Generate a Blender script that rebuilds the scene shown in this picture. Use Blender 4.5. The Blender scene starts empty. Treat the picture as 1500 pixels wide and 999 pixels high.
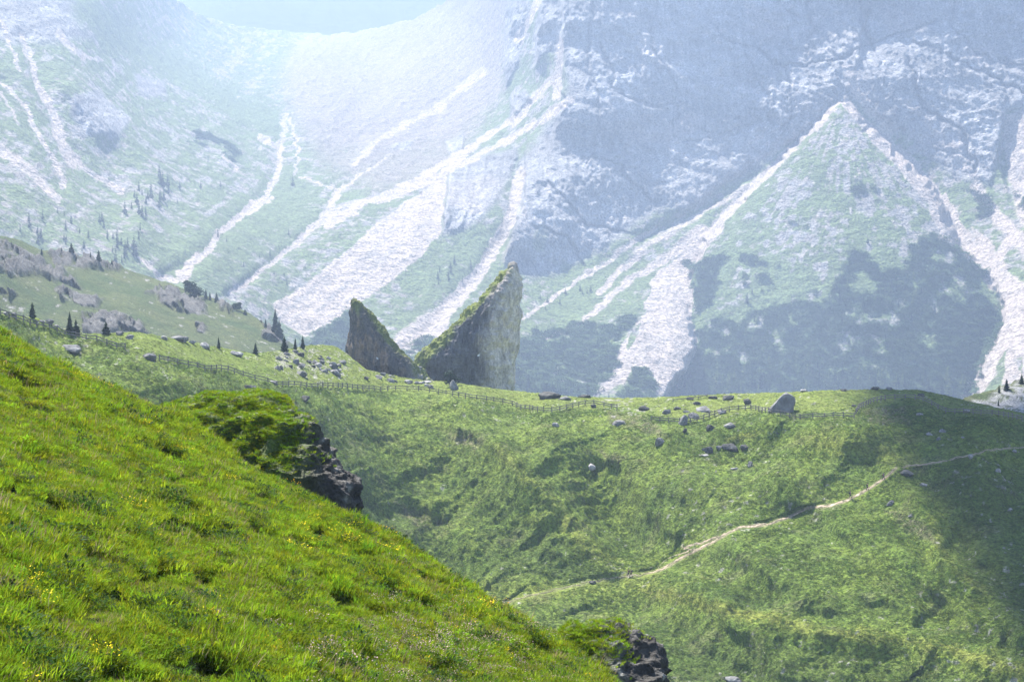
import bpy, math, random
import numpy as np
from mathutils import Vector

# ------------------------------------------------------------------ camera, sky, sun, exposure
SC = bpy.context.scene
COL = SC.collection
F = 70.0 / 36.0 * 1500.0
PITCH = math.atan((499.5 - 350.0) / F)
cd = bpy.data.cameras.new('camera'); cd.lens = 70.0; cd.sensor_width = 36.0
cd.clip_start = 0.5; cd.clip_end = 40000.0
cam = bpy.data.objects.new('camera', cd); COL.objects.link(cam)
cam.rotation_euler = (math.pi / 2 - PITCH, 0, 0)
SC.camera = cam

SUN_AZ, SUN_EL = math.radians(-26.0), math.radians(54.0)      # azimuth from +Y (view) towards +X
SUN_DIR = Vector((math.sin(SUN_AZ) * math.cos(SUN_EL), math.cos(SUN_AZ) * math.cos(SUN_EL), math.sin(SUN_EL)))
W = bpy.data.worlds.new('World'); SC.world = W; W.use_nodes = True
nt = W.node_tree; bg = nt.nodes['Background']
sky = nt.nodes.new('ShaderNodeTexSky'); sky.sky_type = 'NISHITA'; sky.sun_disc = False
sky.sun_elevation = SUN_EL; sky.sun_rotation = SUN_AZ; sky.altitude = 2000
nt.links.new(sky.outputs['Color'], bg.inputs['Color']); bg.inputs['Strength'].default_value = 0.09
sl = bpy.data.lights.new('sun', 'SUN'); sl.energy = 5.0; sl.angle = math.radians(0.55); sl.color = (1.0, 0.95, 0.87)
sun = bpy.data.objects.new('sun', sl); COL.objects.link(sun)
sun.rotation_euler = SUN_DIR.to_track_quat('Z', 'Y').to_euler()
SC.view_settings.view_transform = 'Standard'; SC.view_settings.look = 'None'
SC.view_settings.exposure = 1.8; SC.view_settings.gamma = 1.0
SC.render.engine = 'CYCLES'
cy = SC.cycles
cy.max_bounces = 5; cy.diffuse_bounces = 2; cy.glossy_bounces = 1; cy.transmission_bounces = 3
cy.volume_bounces = 0; cy.transparent_max_bounces = 6
cy.use_denoising = True; cy.caustics_reflective = False; cy.caustics_refractive = False

HAZE_DENSITY = 0.00013
MU, HU, PU = 2.0, 1.35, 1.7      # metres per modelling unit of the mountain, the left hill and the far peak

# ------------------------------------------------------------------ numpy noise
_rng = np.random.RandomState(7)
_P = _rng.permutation(4096).astype(np.int32)
_V = _rng.uniform(-1, 1, 4096).astype(np.float32)
def _h(i, j, k):
    return _V[_P[(_P[(_P[i & 4095] + j) & 4095] + k) & 4095]]
def vn(x, y, z=None, seed=0):
    """value noise, -1..1"""
    x = np.asarray(x, np.float32); y = np.asarray(y, np.float32)
    xi = np.floor(x).astype(np.int32); yi = np.floor(y).astype(np.int32)
    fx = x - xi; fy = y - yi
    fx = fx * fx * fx * (fx * (fx * 6 - 15) + 10); fy = fy * fy * fy * (fy * (fy * 6 - 15) + 10)
    if z is None:
        k = seed * 131 + 17
        a = _h(xi, yi, k); b = _h(xi + 1, yi, k); c = _h(xi, yi + 1, k); d = _h(xi + 1, yi + 1, k)
        return (a + (b - a) * fx) * (1 - fy) + (c + (d - c) * fx) * fy
    z = np.asarray(z, np.float32); zi = np.floor(z).astype(np.int32); fz = z - zi
    fz = fz * fz * (3 - 2 * fz); zi = zi + seed * 131
    r = 0
    for dk, wz in ((0, 1 - fz), (1, fz)):
        a = _h(xi, yi, zi + dk); b = _h(xi + 1, yi, zi + dk); c = _h(xi, yi + 1, zi + dk); d = _h(xi + 1, yi + 1, zi + dk)
        r = r + wz * ((a + (b - a) * fx) * (1 - fy) + (c + (d - c) * fx) * fy)
    return r
def fbm(x, y, z=None, o=4, seed=0, gain=0.5, ridged=False):
    s = 0; a = 1.0; t = 0
    c, sn = 0.8, 0.6
    for i in range(o):
        n = vn(x, y, z, seed + i)
        if ridged: n = 1 - 2 * np.abs(n)
        s = s + a * n; t += a; a *= gain
        x, y = (c * x - sn * y) * 2.03 + 5.3, (sn * x + c * y) * 2.03 + 1.7
        if z is not None: z = z * 2.03 + 3.1
    return s / t
def sst(a, b, x):
    t = np.clip((x - a) / (b - a), 0, 1); return t * t * (3 - 2 * t)
def lerp(a, b, t): return a + (b - a) * t

# ------------------------------------------------------------------ rays and curves
cp, sp = math.cos(PITCH), math.sin(PITCH)
def ray(px, py):
    """direction through a photo pixel, scaled so that y = 1"""
    u = (np.asarray(px, np.float64) - 749.5) / F; v = (499.5 - np.asarray(py, np.float64)) / F
    y = cp + v * sp; z = -sp + v * cp
    return u / y, z / y
def at(px, py, D):
    dx, dz = ray(px, py); return np.stack([dx * D, D * np.ones_like(dx), dz * D], -1)
def tps(pts, reg=1e-3):
    pts = np.array(pts, float); X = pts[:, :2] / 500.0; n = len(X)
    d = np.linalg.norm(X[:, None] - X[None], axis=-1)
    K = np.where(d > 0, d * d * np.log(d + 1e-12), 0) + np.eye(n) * reg
    P = np.c_[np.ones(n), X]
    A = np.block([[K, P], [P.T, np.zeros((3, 3))]])
    w = np.linalg.solve(A, np.r_[pts[:, 2], 0, 0, 0])
    def f(px, py):
        px = np.asarray(px, float) / 500; py = np.asarray(py, float) / 500
        r = w[n] + w[n + 1] * px + w[n + 2] * py
        for i in range(n):
            q = (px - X[i, 0]) ** 2 + (py - X[i, 1]) ** 2
            r = r + w[i] * 0.5 * q * np.log(q + 1e-12)
        return r
    return f
def seg_dist(PX, PY, pts):
    """distance to a polyline, and the position 0..1 along it"""
    pts = np.array(pts, float); best = np.full(PX.shape, 1e9); tt = np.zeros(PX.shape)
    L = np.r_[0, np.cumsum(np.hypot(*np.diff(pts[:, :2], axis=0).T))]
    for i in range(len(pts) - 1):
        ax, ay = pts[i, :2]; bx, by = pts[i + 1, :2]; vx, vy = bx - ax, by - ay
        t = np.clip(((PX - ax) * vx + (PY - ay) * vy) / (vx * vx + vy * vy + 1e-9), 0, 1)
        d = np.hypot(PX - ax - t * vx, PY - ay - t * vy)
        m = d < best; best = np.where(m, d, best); tt = np.where(m, (L[i] + t * (L[i + 1] - L[i])) / L[-1], tt)
    return best, tt
def stroke(PX, PY, pts, w0, w1=None, soft=0.5):
    w1 = w0 if w1 is None else w1
    d, t = seg_dist(PX, PY, pts); w = w0 + (w1 - w0) * t
    return 1 - sst(w * (1 - soft), w * (1 + soft), d)
def poly(PX, PY, pts, soft=4.0):
    pts = np.array(pts, float); inside = np.zeros(PX.shape, bool); n = len(pts)
    for i in range(n):
        x1, y1 = pts[i]; x2, y2 = pts[(i + 1) % n]
        c = ((y1 > PY) != (y2 > PY)) & (PX < (x2 - x1) * (PY - y1) / (y2 - y1 + 1e-9) + x1)
        inside ^= c
    d, _ = seg_dist(PX, PY, np.vstack([pts, pts[:1]]))
    return sst(-soft, soft, np.where(inside, d, -d))
def curve(pts):
    p = np.array(pts, float)
    return lambda x: np.interp(x, p[:, 0], p[:, 1])

# ------------------------------------------------------------------ mesh helpers
def raw_mesh(name, V, Fq, smooth=True):
    V = np.ascontiguousarray(V, np.float32); Fq = np.ascontiguousarray(Fq, np.int32)
    me = bpy.data.meshes.new(name); k = Fq.shape[1]
    me.vertices.add(len(V)); me.vertices.foreach_set('co', V.ravel())
    me.loops.add(Fq.size); me.loops.foreach_set('vertex_index', Fq.ravel())
    me.polygons.add(len(Fq)); me.polygons.foreach_set('loop_start', np.arange(0, Fq.size, k, dtype=np.int32))
    me.polygons.foreach_set('use_smooth', np.full(len(Fq), smooth))
    me.update(calc_edges=True); me.validate(); return me
def paint(me, rgb, name='albedo'):
    a = me.color_attributes.new(name, 'FLOAT_COLOR', 'POINT')
    c = np.ones((len(me.vertices), 4), np.float32); c[:, :3] = np.clip(rgb.reshape(-1, 3), 0, 1)
    a.data.foreach_set('color', c.ravel())
def grid_faces(nr, nc, wrap=False):
    r = np.arange(nr - 1)[:, None]; c = np.arange(nc if wrap else nc - 1)[None]
    c2 = (c + 1) % nc
    a = r * nc + c; b = r * nc + c2; d = (r + 1) * nc + c2; e = (r + 1) * nc + c
    return np.stack([a, b, d, e], -1).reshape(-1, 4)
def link(name, me, mat=None, parent=None, loc=None, label=None, cat=None, group=None, kind=None):
    o = bpy.data.objects.new(name, me); COL.objects.link(o)
    if mat is not None and me is not None and not me.materials: me.materials.append(mat)
    if parent is not None: o.parent = parent
    if loc is not None: o.location = loc
    tagit(o, label, cat, group, kind); return o
def tagit(o, label=None, cat=None, group=None, kind=None):
    if label: o['label'] = label
    if cat: o['category'] = cat
    if group: o['group'] = group
    if kind: o['kind'] = kind

# ------------------------------------------------------------------ materials
def mat(name, albedo=None, rough=0.9, fine=((4.0, 0.25),), bump=((1.0, 0.3),), spec=0.06, trans=0.0, attr=True, tint=None):
    """albedo from the vertex colour (attr) or a constant, broken up by noise, with noise bump"""
    m = bpy.data.materials.new(name); m.use_nodes = True
    N = m.node_tree.nodes; L = m.node_tree.links
    b = N['Principled BSDF']; b.inputs['Roughness'].default_value = rough
    b.inputs['Specular IOR Level'].default_value = spec
    tc = N.new('ShaderNodeTexCoord')
    if attr:
        at_ = N.new('ShaderNodeAttribute'); at_.attribute_name = 'albedo'; col = at_.outputs['Color']
    else:
        r = N.new('ShaderNodeRGB'); r.outputs[0].default_value = (*albedo, 1); col = r.outputs[0]
    for sc_, amt in fine:
        n = N.new('ShaderNodeTexNoise'); n.inputs['Scale'].default_value = sc_; n.inputs['Detail'].default_value = 4
        L.new(tc.outputs['Object'], n.inputs['Vector'])
        mr = N.new('ShaderNodeMapRange'); mr.inputs['From Min'].default_value = 0.3; mr.inputs['From Max'].default_value = 0.7
        mr.inputs['To Min'].default_value = 1 - amt; mr.inputs['To Max'].default_value = 1 + amt
        L.new(n.outputs['Fac'], mr.inputs['Value'])
        mx = N.new('ShaderNodeVectorMath'); mx.operation = 'SCALE'
        L.new(col, mx.inputs[0]); L.new(mr.outputs[0], mx.inputs['Scale']); col = mx.outputs[0]
    L.new(col, b.inputs['Base Color'])
    prev = None
    for sc_, dist in bump:
        n = N.new('ShaderNodeTexNoise'); n.inputs['Scale'].default_value = sc_; n.inputs['Detail'].default_value = 5
        n.inputs['Roughness'].default_value = 0.6
        L.new(tc.outputs['Object'], n.inputs['Vector'])
        bp = N.new('ShaderNodeBump'); bp.inputs['Distance'].default_value = dist; bp.inputs['Strength'].default_value = 1.0
        L.new(n.outputs['Fac'], bp.inputs['Height'])
        if prev: L.new(prev, bp.inputs['Normal'])
        prev = bp.outputs[0]
    if prev: L.new(prev, b.inputs['Normal'])
    if trans > 0:
        t = N.new('ShaderNodeBsdfTranslucent'); L.new(col, t.inputs['Color'])
        mxs = N.new('ShaderNodeMixShader'); mxs.inputs[0].default_value = trans
        L.new(b.outputs[0], mxs.inputs[1]); L.new(t.outputs[0], mxs.inputs[2])
        L.new(mxs.outputs[0], N['Material Output'].inputs['Surface'])
    return m
M_MOUNT = mat('mountain_ground', fine=((0.06, 0.2), (0.28, 0.55)), bump=((0.03, 14.0), (0.15, 8.0)), spec=0.1)
M_FAR = mat('far_rock', fine=((0.012, 0.2),), bump=((0.006, 30.0),), spec=0.1)
M_HILL = mat('alpine_turf', fine=((0.35, 0.3), (1.6, 0.5)), bump=((0.7, 1.5), (2.2, 0.8)), spec=0.1, trans=0.0)
M_FORE = mat('foreground_turf', fine=((3.0, 0.3), (20, 0.4)), bump=((8, 0.06),), spec=0.1)
M_KNOLL = mat('knoll_rock', fine=((3.0, 0.35), (14, 0.3)), bump=((2.5, 0.25), (12, 0.06)), rough=0.8, spec=0.3)
M_SPIRE = mat('spire_rock', fine=((0.3, 0.2), (1.6, 0.25)), bump=((0.5, 1.3), (2.2, 0.45)))
M_ROCK = mat('boulder_rock', (0.17, 0.168, 0.165), attr=False, fine=((0.6, 0.3), (3, 0.35)), bump=((1.2, 0.4), (5, 0.12)))
M_ROCKD = mat('dark_boulder_rock', (0.085, 0.085, 0.08), attr=False, fine=((0.6, 0.3), (3, 0.35)), bump=((1.2, 0.4), (5, 0.12)))
M_ROCKL = mat('pale_boulder_rock', (0.29, 0.28, 0.27), attr=False, fine=((0.6, 0.3), (3, 0.35)), bump=((1.2, 0.4), (5, 0.12)))
M_PATH = mat('trodden_earth', (0.38, 0.30, 0.22), attr=False, fine=((0.8, 0.3), (4, 0.25)), bump=((3, 0.1),))
M_NEEDLE = mat('conifer_needles', (0.028, 0.048, 0.022), attr=False, fine=((0.6, 0.35), (4, 0.3)), bump=(), trans=0.15)
M_NEEDLE2 = mat('larch_needles', (0.13, 0.17, 0.05), attr=False, fine=((0.6, 0.35), (4, 0.3)), bump=(), trans=0.3)
M_SCRUB = mat('dwarf_pine_needles', (0.075, 0.12, 0.048), attr=False, fine=((0.03, 0.5), (1.0, 0.3)), bump=(), trans=0.1)
M_BARK = mat('conifer_bark', (0.09, 0.065, 0.045), attr=False, fine=((3, 0.3),), bump=((6, 0.05),))
M_WOOD = mat('weathered_fence_wood', (0.16, 0.145, 0.13), attr=False, fine=((2, 0.25), (9, 0.2)), bump=((9, 0.02),))
M_CLOUD = mat('cloud_white', (0.9, 0.9, 0.92), attr=False, fine=(), bump=((0.01, 20),), rough=1, spec=0)
def grassmat(name, c, trans=0.5):
    m = mat(name, c, attr=False, fine=((0.5, 0.3),), bump=(), rough=0.7, spec=0.05, trans=trans)
    N = m.node_tree.nodes; L = m.node_tree.links
    oi = N.new('ShaderNodeObjectInfo'); hs = N.new('ShaderNodeHueSaturation')
    src = N['Principled BSDF'].inputs['Base Color'].links[0].from_socket
    mr = N.new('ShaderNodeMapRange'); mr.inputs['To Min'].default_value = 0.55; mr.inputs['To Max'].default_value = 1.45
    L.new(oi.outputs['Random'], mr.inputs['Value']); L.new(mr.outputs[0], hs.inputs['Value'])
    mh = N.new('ShaderNodeMapRange'); mh.inputs['To Min'].default_value = 0.47; mh.inputs['To Max'].default_value = 0.52
    L.new(oi.outputs['Random'], mh.inputs['Value']); L.new(mh.outputs[0], hs.inputs['Hue'])
    L.new(src, hs.inputs['Color']); L.new(hs.outputs[0], N['Principled BSDF'].inputs['Base Color'])
    for n in N:
        if n.type == 'BSDF_TRANSLUCENT': L.new(hs.outputs[0], n.inputs['Color'])
    return m
M_GRASS = grassmat('green_grass', (0.138, 0.222, 0.010))
M_GRASSY = grassmat('yellow_green_grass', (0.235, 0.29, 0.012))
M_GRASSD = grassmat('dark_herb_leaves', (0.035, 0.075, 0.014), 0.35)
M_STRAW = grassmat('dry_seed_heads', (0.30, 0.22, 0.13), 0.4)
M_YELLOW = grassmat('yellow_petals', (0.85, 0.62, 0.02), 0.3)
M_PINK = grassmat('dusty_pink_petals', (0.45, 0.30, 0.30), 0.3)
M_TUSS = grassmat('tussock_grass', (0.10, 0.155, 0.026), 0.45)

# ------------------------------------------------------------------ terrain layers
class Layer: pass
def make_layer(name, px0, px1, ncol, sil, bottom, nrow, depth, relief, colour, material, back=None, label=None, rowpow=1.0, unit=1.0):
    """a sheet of terrain: rows run from the skyline of the layer down, then `back` rows fall away behind the skyline.
    depth(px,py) = distance along the view, relief(P,px,py) = displaced points, colour(P,px,py)"""
    px = np.linspace(px0, px1, ncol); t = np.linspace(0, 1, nrow) ** rowpow
    PX = np.repeat(px[None], nrow, 0); s = sil(px)[None]; PY = s + (bottom - s) * t[:, None]
    D = depth(PX, PY); P = at(PX, PY, D); P = relief(P, PX, PY)
    rgb = colour(P, PX, PY); P = P * unit
    Lr = Layer(); Lr.px, Lr.t, Lr.P, Lr.s, Lr.bottom, Lr.pow, Lr.nrow = px, t, P, sil, bottom, rowpow, nrow
    allP, allC = P, rgb
    if back:
        ext = []; c0 = P[0]; dirx = c0[:, 0:1] / c0[:, 1:2]
        for dy, dz in back[::-1]:
            q = c0.copy(); q[:, 1] += dy; q[:, 0] += dirx[:, 0] * dy; q[:, 2] += dz; ext.append(q)
        allP = np.concatenate([np.array(ext), P]); allC = np.concatenate([np.repeat(rgb[:1], len(back), 0), rgb])
    me = raw_mesh(name, allP.reshape(-1, 3), grid_faces(*allP.shape[:2])[:, ::-1])
    paint(me, allC)
    Lr.obj = link(name, me, material, kind='structure', label=label)
    return Lr
def surf(Lr, px, py):
    px = np.asarray(px, float); py = np.asarray(py, float)
    s = Lr.s(px); t = np.clip((py - s) / (Lr.bottom - s), 0, 1) ** (1 / Lr.pow)
    r = t * (Lr.nrow - 1); c = np.clip((px - Lr.px[0]) / (Lr.px[-1] - Lr.px[0]), 0, 1) * (len(Lr.px) - 1)
    r0 = np.clip(np.floor(r).astype(int), 0, Lr.nrow - 2); c0 = np.clip(np.floor(c).astype(int), 0, len(Lr.px) - 2)
    fr = (r - r0)[..., None]; fc = (c - c0)[..., None]; P = Lr.P
    return (P[r0, c0] * (1 - fc) + P[r0, c0 + 1] * fc) * (1 - fr) + (P[r0 + 1, c0] * (1 - fc) + P[r0 + 1, c0 + 1] * fc) * fr
def C(*c): return np.array(c, np.float32)
def mixc(a, b, m): return a + (b - a) * m[..., None]

ROCK = C(.225, .22, .222); SCREE = C(.365, .31, .275); SGREY = C(.22, .215, .21); GRASSF = C(.10, .135, .055); SCRUB = C(.085, .125, .05)

# ---- far peak behind the saddle
def d_far(px, py): return 4600 - (py - 20) * .8 + 0 * px
def rel_far(P, px, py):
    n = fbm(P[..., 0] / 300, P[..., 2] / 200, o=5, seed=3, ridged=True); P[..., 1] += n * 120; return P
far_sil = curve([(-500, -40), (-100, -75), (150, -50), (380, -100), (560, -70), (800, -110), (1200, -60), (2000, -90)])
make_layer('far_mountain', -500, 2000, 320, far_sil, 130, 60, d_far, rel_far,
           lambda P, px, py: mixc(C(.12, .12, .125) + 0 * P, C(.17, .17, .17), fbm(P[..., 0] / 90, P[..., 2] / 90, o=3) * .5 + .5), M_FAR,
           back=[(300, -500), (500, -1100)], unit=PU)

# ---- the valley head: scree bowl, rock wall and talus cone
base_tps = tps([(-150, 330, 1050), (-150, -150, 1700), (0, 400, 1080), (0, 330, 1120), (0, 200, 1300), (0, 0, 1650), (150, 0, 1950), (150, 150, 1600), (150, 260, 1400), (150, 400, 1130),
    (280, 30, 2700), (300, 150, 2050), (230, 405, 1200), (300, 300, 1500), (300, 370, 1300), (410, 270, 1750), (420, 180, 2100), (450, 110, 2500), (480, 52, 3000), (400, 52, 3000),
    (600, 30, 2850), (600, 100, 2500), (650, 0, 2750), (600, 200, 2050), (500, 250, 1850), (500, 330, 1560), (400, 380, 1400), (430, 440, 1330), (500, 420, 1400), (600, 330, 1580), (600, 420, 1440), (550, 500, 1290),
    (700, 100, 2250), (700, 200, 1950), (680, 300, 1680), (700, 420, 1470), (620, 500, 1300), (700, 600, 1180), (760, 0, 2120), (830, 0, 1915), (830, 150, 1805), (825, 300, 1670), (820, 400, 1575), (800, 500, 1390), (850, 580, 1280),
    (950, 0, 1885), (950, 150, 1785), (950, 300, 1700), (930, 400, 1590), (930, 480, 1420), (1000, 600, 1290), (1100, 0, 1890), (1100, 150, 1795), (1100, 260, 1735), (1060, 360, 1640), (1240, 0, 1870), (1235, 130, 1768), (1235, 300, 1720), (1235, 600, 1500),
    (1400, 0, 1855), (1400, 150, 1768), (1380, 300, 1680), (1460, 420, 1480), (1450, 580, 1300), (1500, 0, 1850), (1500, 150, 1755), (1500, 300, 1640), (1560, 450, 1400), (1650, 0, 1800), (1650, 300, 1500), (1650, 600, 1200),
    (300, 650, 1000), (0, 650, 900), (820, -150, 2060), (1240, -150, 1910), (1600, -150, 1850), (480, 650, 1100)])
rim = curve([(-150, -150), (60, -130), (150, -75), (230, -20), (290, 22), (350, 38), (430, 47), (480, 52), (540, 44), (600, 30), (650, 4), (700, -35), (760, -90), (800, -120), (900, -135), (1000, -150), (1100, -120), (1240, -70), (1320, -130), (1450, -150), (1650, -140)])
APEX = at(1235., 146., 1735.)
def d_cone(px, py):
    dx, dz = ray(px, py); xa, ya, za = APEX; k = 0.64
    # (za - z)^2 = k^2((x-xa)^2+(y-ya)^2), nearer root
    a = dz * dz - k * k * (dx * dx + 1); b = -2 * za * dz + 2 * k * k * (dx * xa + ya); c = za * za - k * k * (xa * xa + ya * ya)
    disc = np.clip(b * b - 4 * a * c, 0, None); r = np.sqrt(disc)
    d1 = (-b + r) / (2 * a); d2 = (-b - r) / (2 * a)
    D = np.minimum(d1, d2); D = np.where((za - dz * D) < 0, np.maximum(d1, d2), D)
    return np.where((D > 900) & (py > 146), D, 1e5)
cone_l = [(1235, 146), (1190, 192), (1110, 268), (1035, 352), (1015, 400), (1012, 450), (1020, 515), (975, 580), (960, 640)]
cone_r = [(1235, 146), (1280, 195), (1330, 240), (1378, 300), (1395, 342), (1435, 385), (1470, 440), (1465, 480), (1440, 530), (1425, 590), (1425, 640)]
cone_poly = cone_l + cone_r[::-1]
STEPS = [  # cliff edges that face left: polyline (top to bottom), how far the block stands out, how far it fades to the right
    ([(752, 0), (742, 60), (737, 128)], 60, 26), ([(790, 0), (785, 60), (782, 112)], 55, 22), ([(822, -20), (822, 60), (825, 145), (805, 215)], 60, 90),
    ([(752, 145), (748, 178)], 40, 22), ([(658, 245), (652, 285), (648, 345)], 45, 60), ([(770, 235), (765, 300), (745, 350), (735, 385)], 55, 120), ([(1275, -40), (1262, 40), (1255, 100)], -22, 90),
    ([(1470, 160), (1462, 230), (1478, 290)], -14, 60)]
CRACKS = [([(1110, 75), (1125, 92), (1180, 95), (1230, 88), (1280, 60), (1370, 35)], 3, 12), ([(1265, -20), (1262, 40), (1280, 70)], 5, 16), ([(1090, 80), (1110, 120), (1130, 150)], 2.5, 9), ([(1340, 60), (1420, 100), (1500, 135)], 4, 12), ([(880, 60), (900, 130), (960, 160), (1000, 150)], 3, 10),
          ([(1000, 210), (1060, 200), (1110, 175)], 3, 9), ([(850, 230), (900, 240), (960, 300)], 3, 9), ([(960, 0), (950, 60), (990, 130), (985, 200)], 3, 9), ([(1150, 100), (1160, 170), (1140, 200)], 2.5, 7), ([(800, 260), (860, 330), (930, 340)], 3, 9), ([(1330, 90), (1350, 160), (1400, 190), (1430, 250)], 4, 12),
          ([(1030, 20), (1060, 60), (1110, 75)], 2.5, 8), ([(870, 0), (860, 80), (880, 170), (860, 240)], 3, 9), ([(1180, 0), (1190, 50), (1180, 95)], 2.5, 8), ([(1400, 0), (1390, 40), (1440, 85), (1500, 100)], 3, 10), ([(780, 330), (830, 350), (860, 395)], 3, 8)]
def d_mount(px, py):
    D = base_tps(px, py)
    for pts, A, wd in STEPS:
        p = np.array(pts, float); ex = np.interp(py, p[:, 1], p[:, 0]); ex = ex + 2.5 * vn(py / 9., py * 0 + 3, seed=9)
        e = sst(p[0, 1] - 50, p[0, 1] + 35, py) * (1 - sst(p[-1, 1] - 45, p[-1, 1] + 18, py))
        D = D - A * e * sst(-1.5, 3.0, px - ex) * np.exp(-np.clip(px - ex, 0, None) / wd)
    w = poly(px + 5 * vn(px / 18, py / 18, seed=25) + 3 * vn(px / 6, py / 6, seed=26), py + 5 * vn(px / 18 + 4, py / 18, seed=27), cone_poly, soft=6)
    Dc = d_cone(px, py); Dc = np.where(Dc > 5e4, D, Dc)
    Dc = np.where(py < 150, D, Dc)
    gl = np.exp(-(seg_dist(px, py, cone_l)[0] / 12) ** 2) + np.exp(-(seg_dist(px, py, cone_r)[0] / 12) ** 2)
    D = lerp(D, Dc, w) + 3 * np.clip(gl, 0, 1)
    wx, wy = px + 5 * vn(px / 14, py / 14, seed=21) + 2 * vn(px / 5, py / 5, seed=22), py + 5 * vn(px / 14 + 5, py / 14, seed=23) + 2 * vn(px / 5, py / 5, seed=24)
    for pts, wd, A in CRACKS: D = D + .55 * A * np.exp(-(seg_dist(wx, wy, pts)[0] / (.6 * wd)) ** 2)
    # stream ravines and left slope gullies
    for pts, wd, A in (([(420, 160), (405, 250), (390, 285), (350, 320), (300, 370), (235, 410)], 12, 16), ([(495, 275), (480, 310), (430, 360), (380, 400), (335, 435)], 9, 12),
                       ([(35, 55), (60, 140), (90, 210), (130, 260), (180, 290)], 12, 14), ([(0, 120), (40, 170), (70, 230), (95, 270)], 9, 10),
                       ([(760, 250), (740, 340), (700, 400), (640, 470), (595, 510)], 12, 12), ([(250, 60), (310, 110), (370, 150), (415, 175)], 16, 22),
                       ([(1100, 250), (1020, 310), (940, 350)], 10, 14)):
        D = D + A * np.exp(-(seg_dist(px, py, pts)[0] / wd) ** 2)
    for pts, wd, A in (([(100, 100), (190, 190), (230, 260), (200, 350)], 26, 25), ([(300, 80), (330, 190), (330, 260)], 18, 12), ([(640, 60), (600, 140), (540, 220)], 30, 20), ([(105, 130), (150, 190)], 22, 30), ([(560, 30), (520, 120), (470, 200)], 16, 14)):
        D = D - A * np.exp(-(seg_dist(px, py, pts)[0] / wd) ** 2)
    return D
def rockmask(px, py):
    """1 on bare rock walls"""
    wx = px + 14 * fbm(px / 60, py / 60, seed=31, o=3); wy = py + 12 * fbm(px / 60 + 9, py / 60, seed=41, o=3)
    m = poly(wx, wy, [(825, -200), (825, 145), (790, 215), (765, 240), (760, 300), (738, 385), (780, 410), (835, 398), (900, 350), (950, 325), (1010, 300), (1110, 250), (1180, 185), (1236, 140), (1300, 185), (1345, 215), (1400, 255), (1440, 270), (1470, 160), (1700, 150), (1700, -200)], soft=8)
    for pts, s in (([(655, 248), (700, 225), (765, 215), (760, 245), (730, 290), (690, 330), (648, 345)], 6), ([(736, 20), (762, -20), (782, -80), (770, 40), (765, 90), (738, 128)], 3), ([(785, 0), (830, -60), (830, 80), (800, 80), (783, 112)], 3),
                   ([(748, 145), (775, 135), (785, 150), (748, 178)], 4), ([(105, 140), (140, 130), (185, 170), (170, 200), (140, 200), (110, 170)], 5), ([(-50, -200), (100, -200), (110, 30), (140, 55), (70, 65), (20, 60), (-40, 40)], 8),
                   ([(195, 105), (240, 120), (245, 145), (205, 140)], 5), ([(650, 205), (672, 195), (675, 215), (655, 220)], 3), ([(575, 210), (600, 205), (600, 222), (575, 222)], 3)):
        m = np.maximum(m, poly(wx, wy, pts, soft=s))
    return m
def rel_mount(P, px, py):
    x, y, z = P[..., 0], P[..., 1], P[..., 2]
    rk = rockmask(px, py); sc = np.clip(y / 1700, .6, 1.6)
    # rock walls: buttresses, slanting strata, blocks and cracks
    u = x + 0.30 * z + 8 * fbm(x / 40, z / 40, o=2, seed=50); v = z - 0.20 * x
    n1 = fbm(u / 110, v / 70, o=3, seed=51, ridged=True); n2 = fbm(u / 26, v / 48, o=3, seed=55, ridged=True)
    n3 = fbm(u / 8, v / 12, o=3, seed=61, ridged=True); st = fbm((x - 1.2 * z) / 60, (z + .5 * x) / 9, o=2, seed=66)
    n3b = fbm(u / 3.5, v / 3., o=2, seed=63)
    br = sst(-.35, .4, fbm(x / 70 + 3, z / 60, o=2, seed=68)); dr = 6 * n1 + (.55 + .5 * br) * (4.0 * n2 + 4.4 * n3 + 3.0 * n3b) + 2.0 * st
    # slopes: rills running down and boulder roughness
    m1 = fbm(x / 90, y / 120, o=3, seed=71); m2 = fbm(x / 14, y / 22, z / 22, o=4, seed=75)
    m3 = fbm(x / 4.0, y / 5, z / 5, o=2, seed=78)
    q = z.copy()
    P[..., 1] -= rk * dr * sc + (1 - rk) * (7 * m1)
    sm = scrubmask(px, py, x, y, q)
    P[..., 2] += rk * 2.5 * fbm(x / 9, y / 14, o=4, seed=69, ridged=True) * sst(850, 500, px)
    P[..., 2] += (1 - rk) * (2.0 * m2 + 1.3 * m3) * sc + sm * 4.5 * fbm(x / 11, y / 16, q / 14, o=3, seed=144)
    return P
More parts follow.
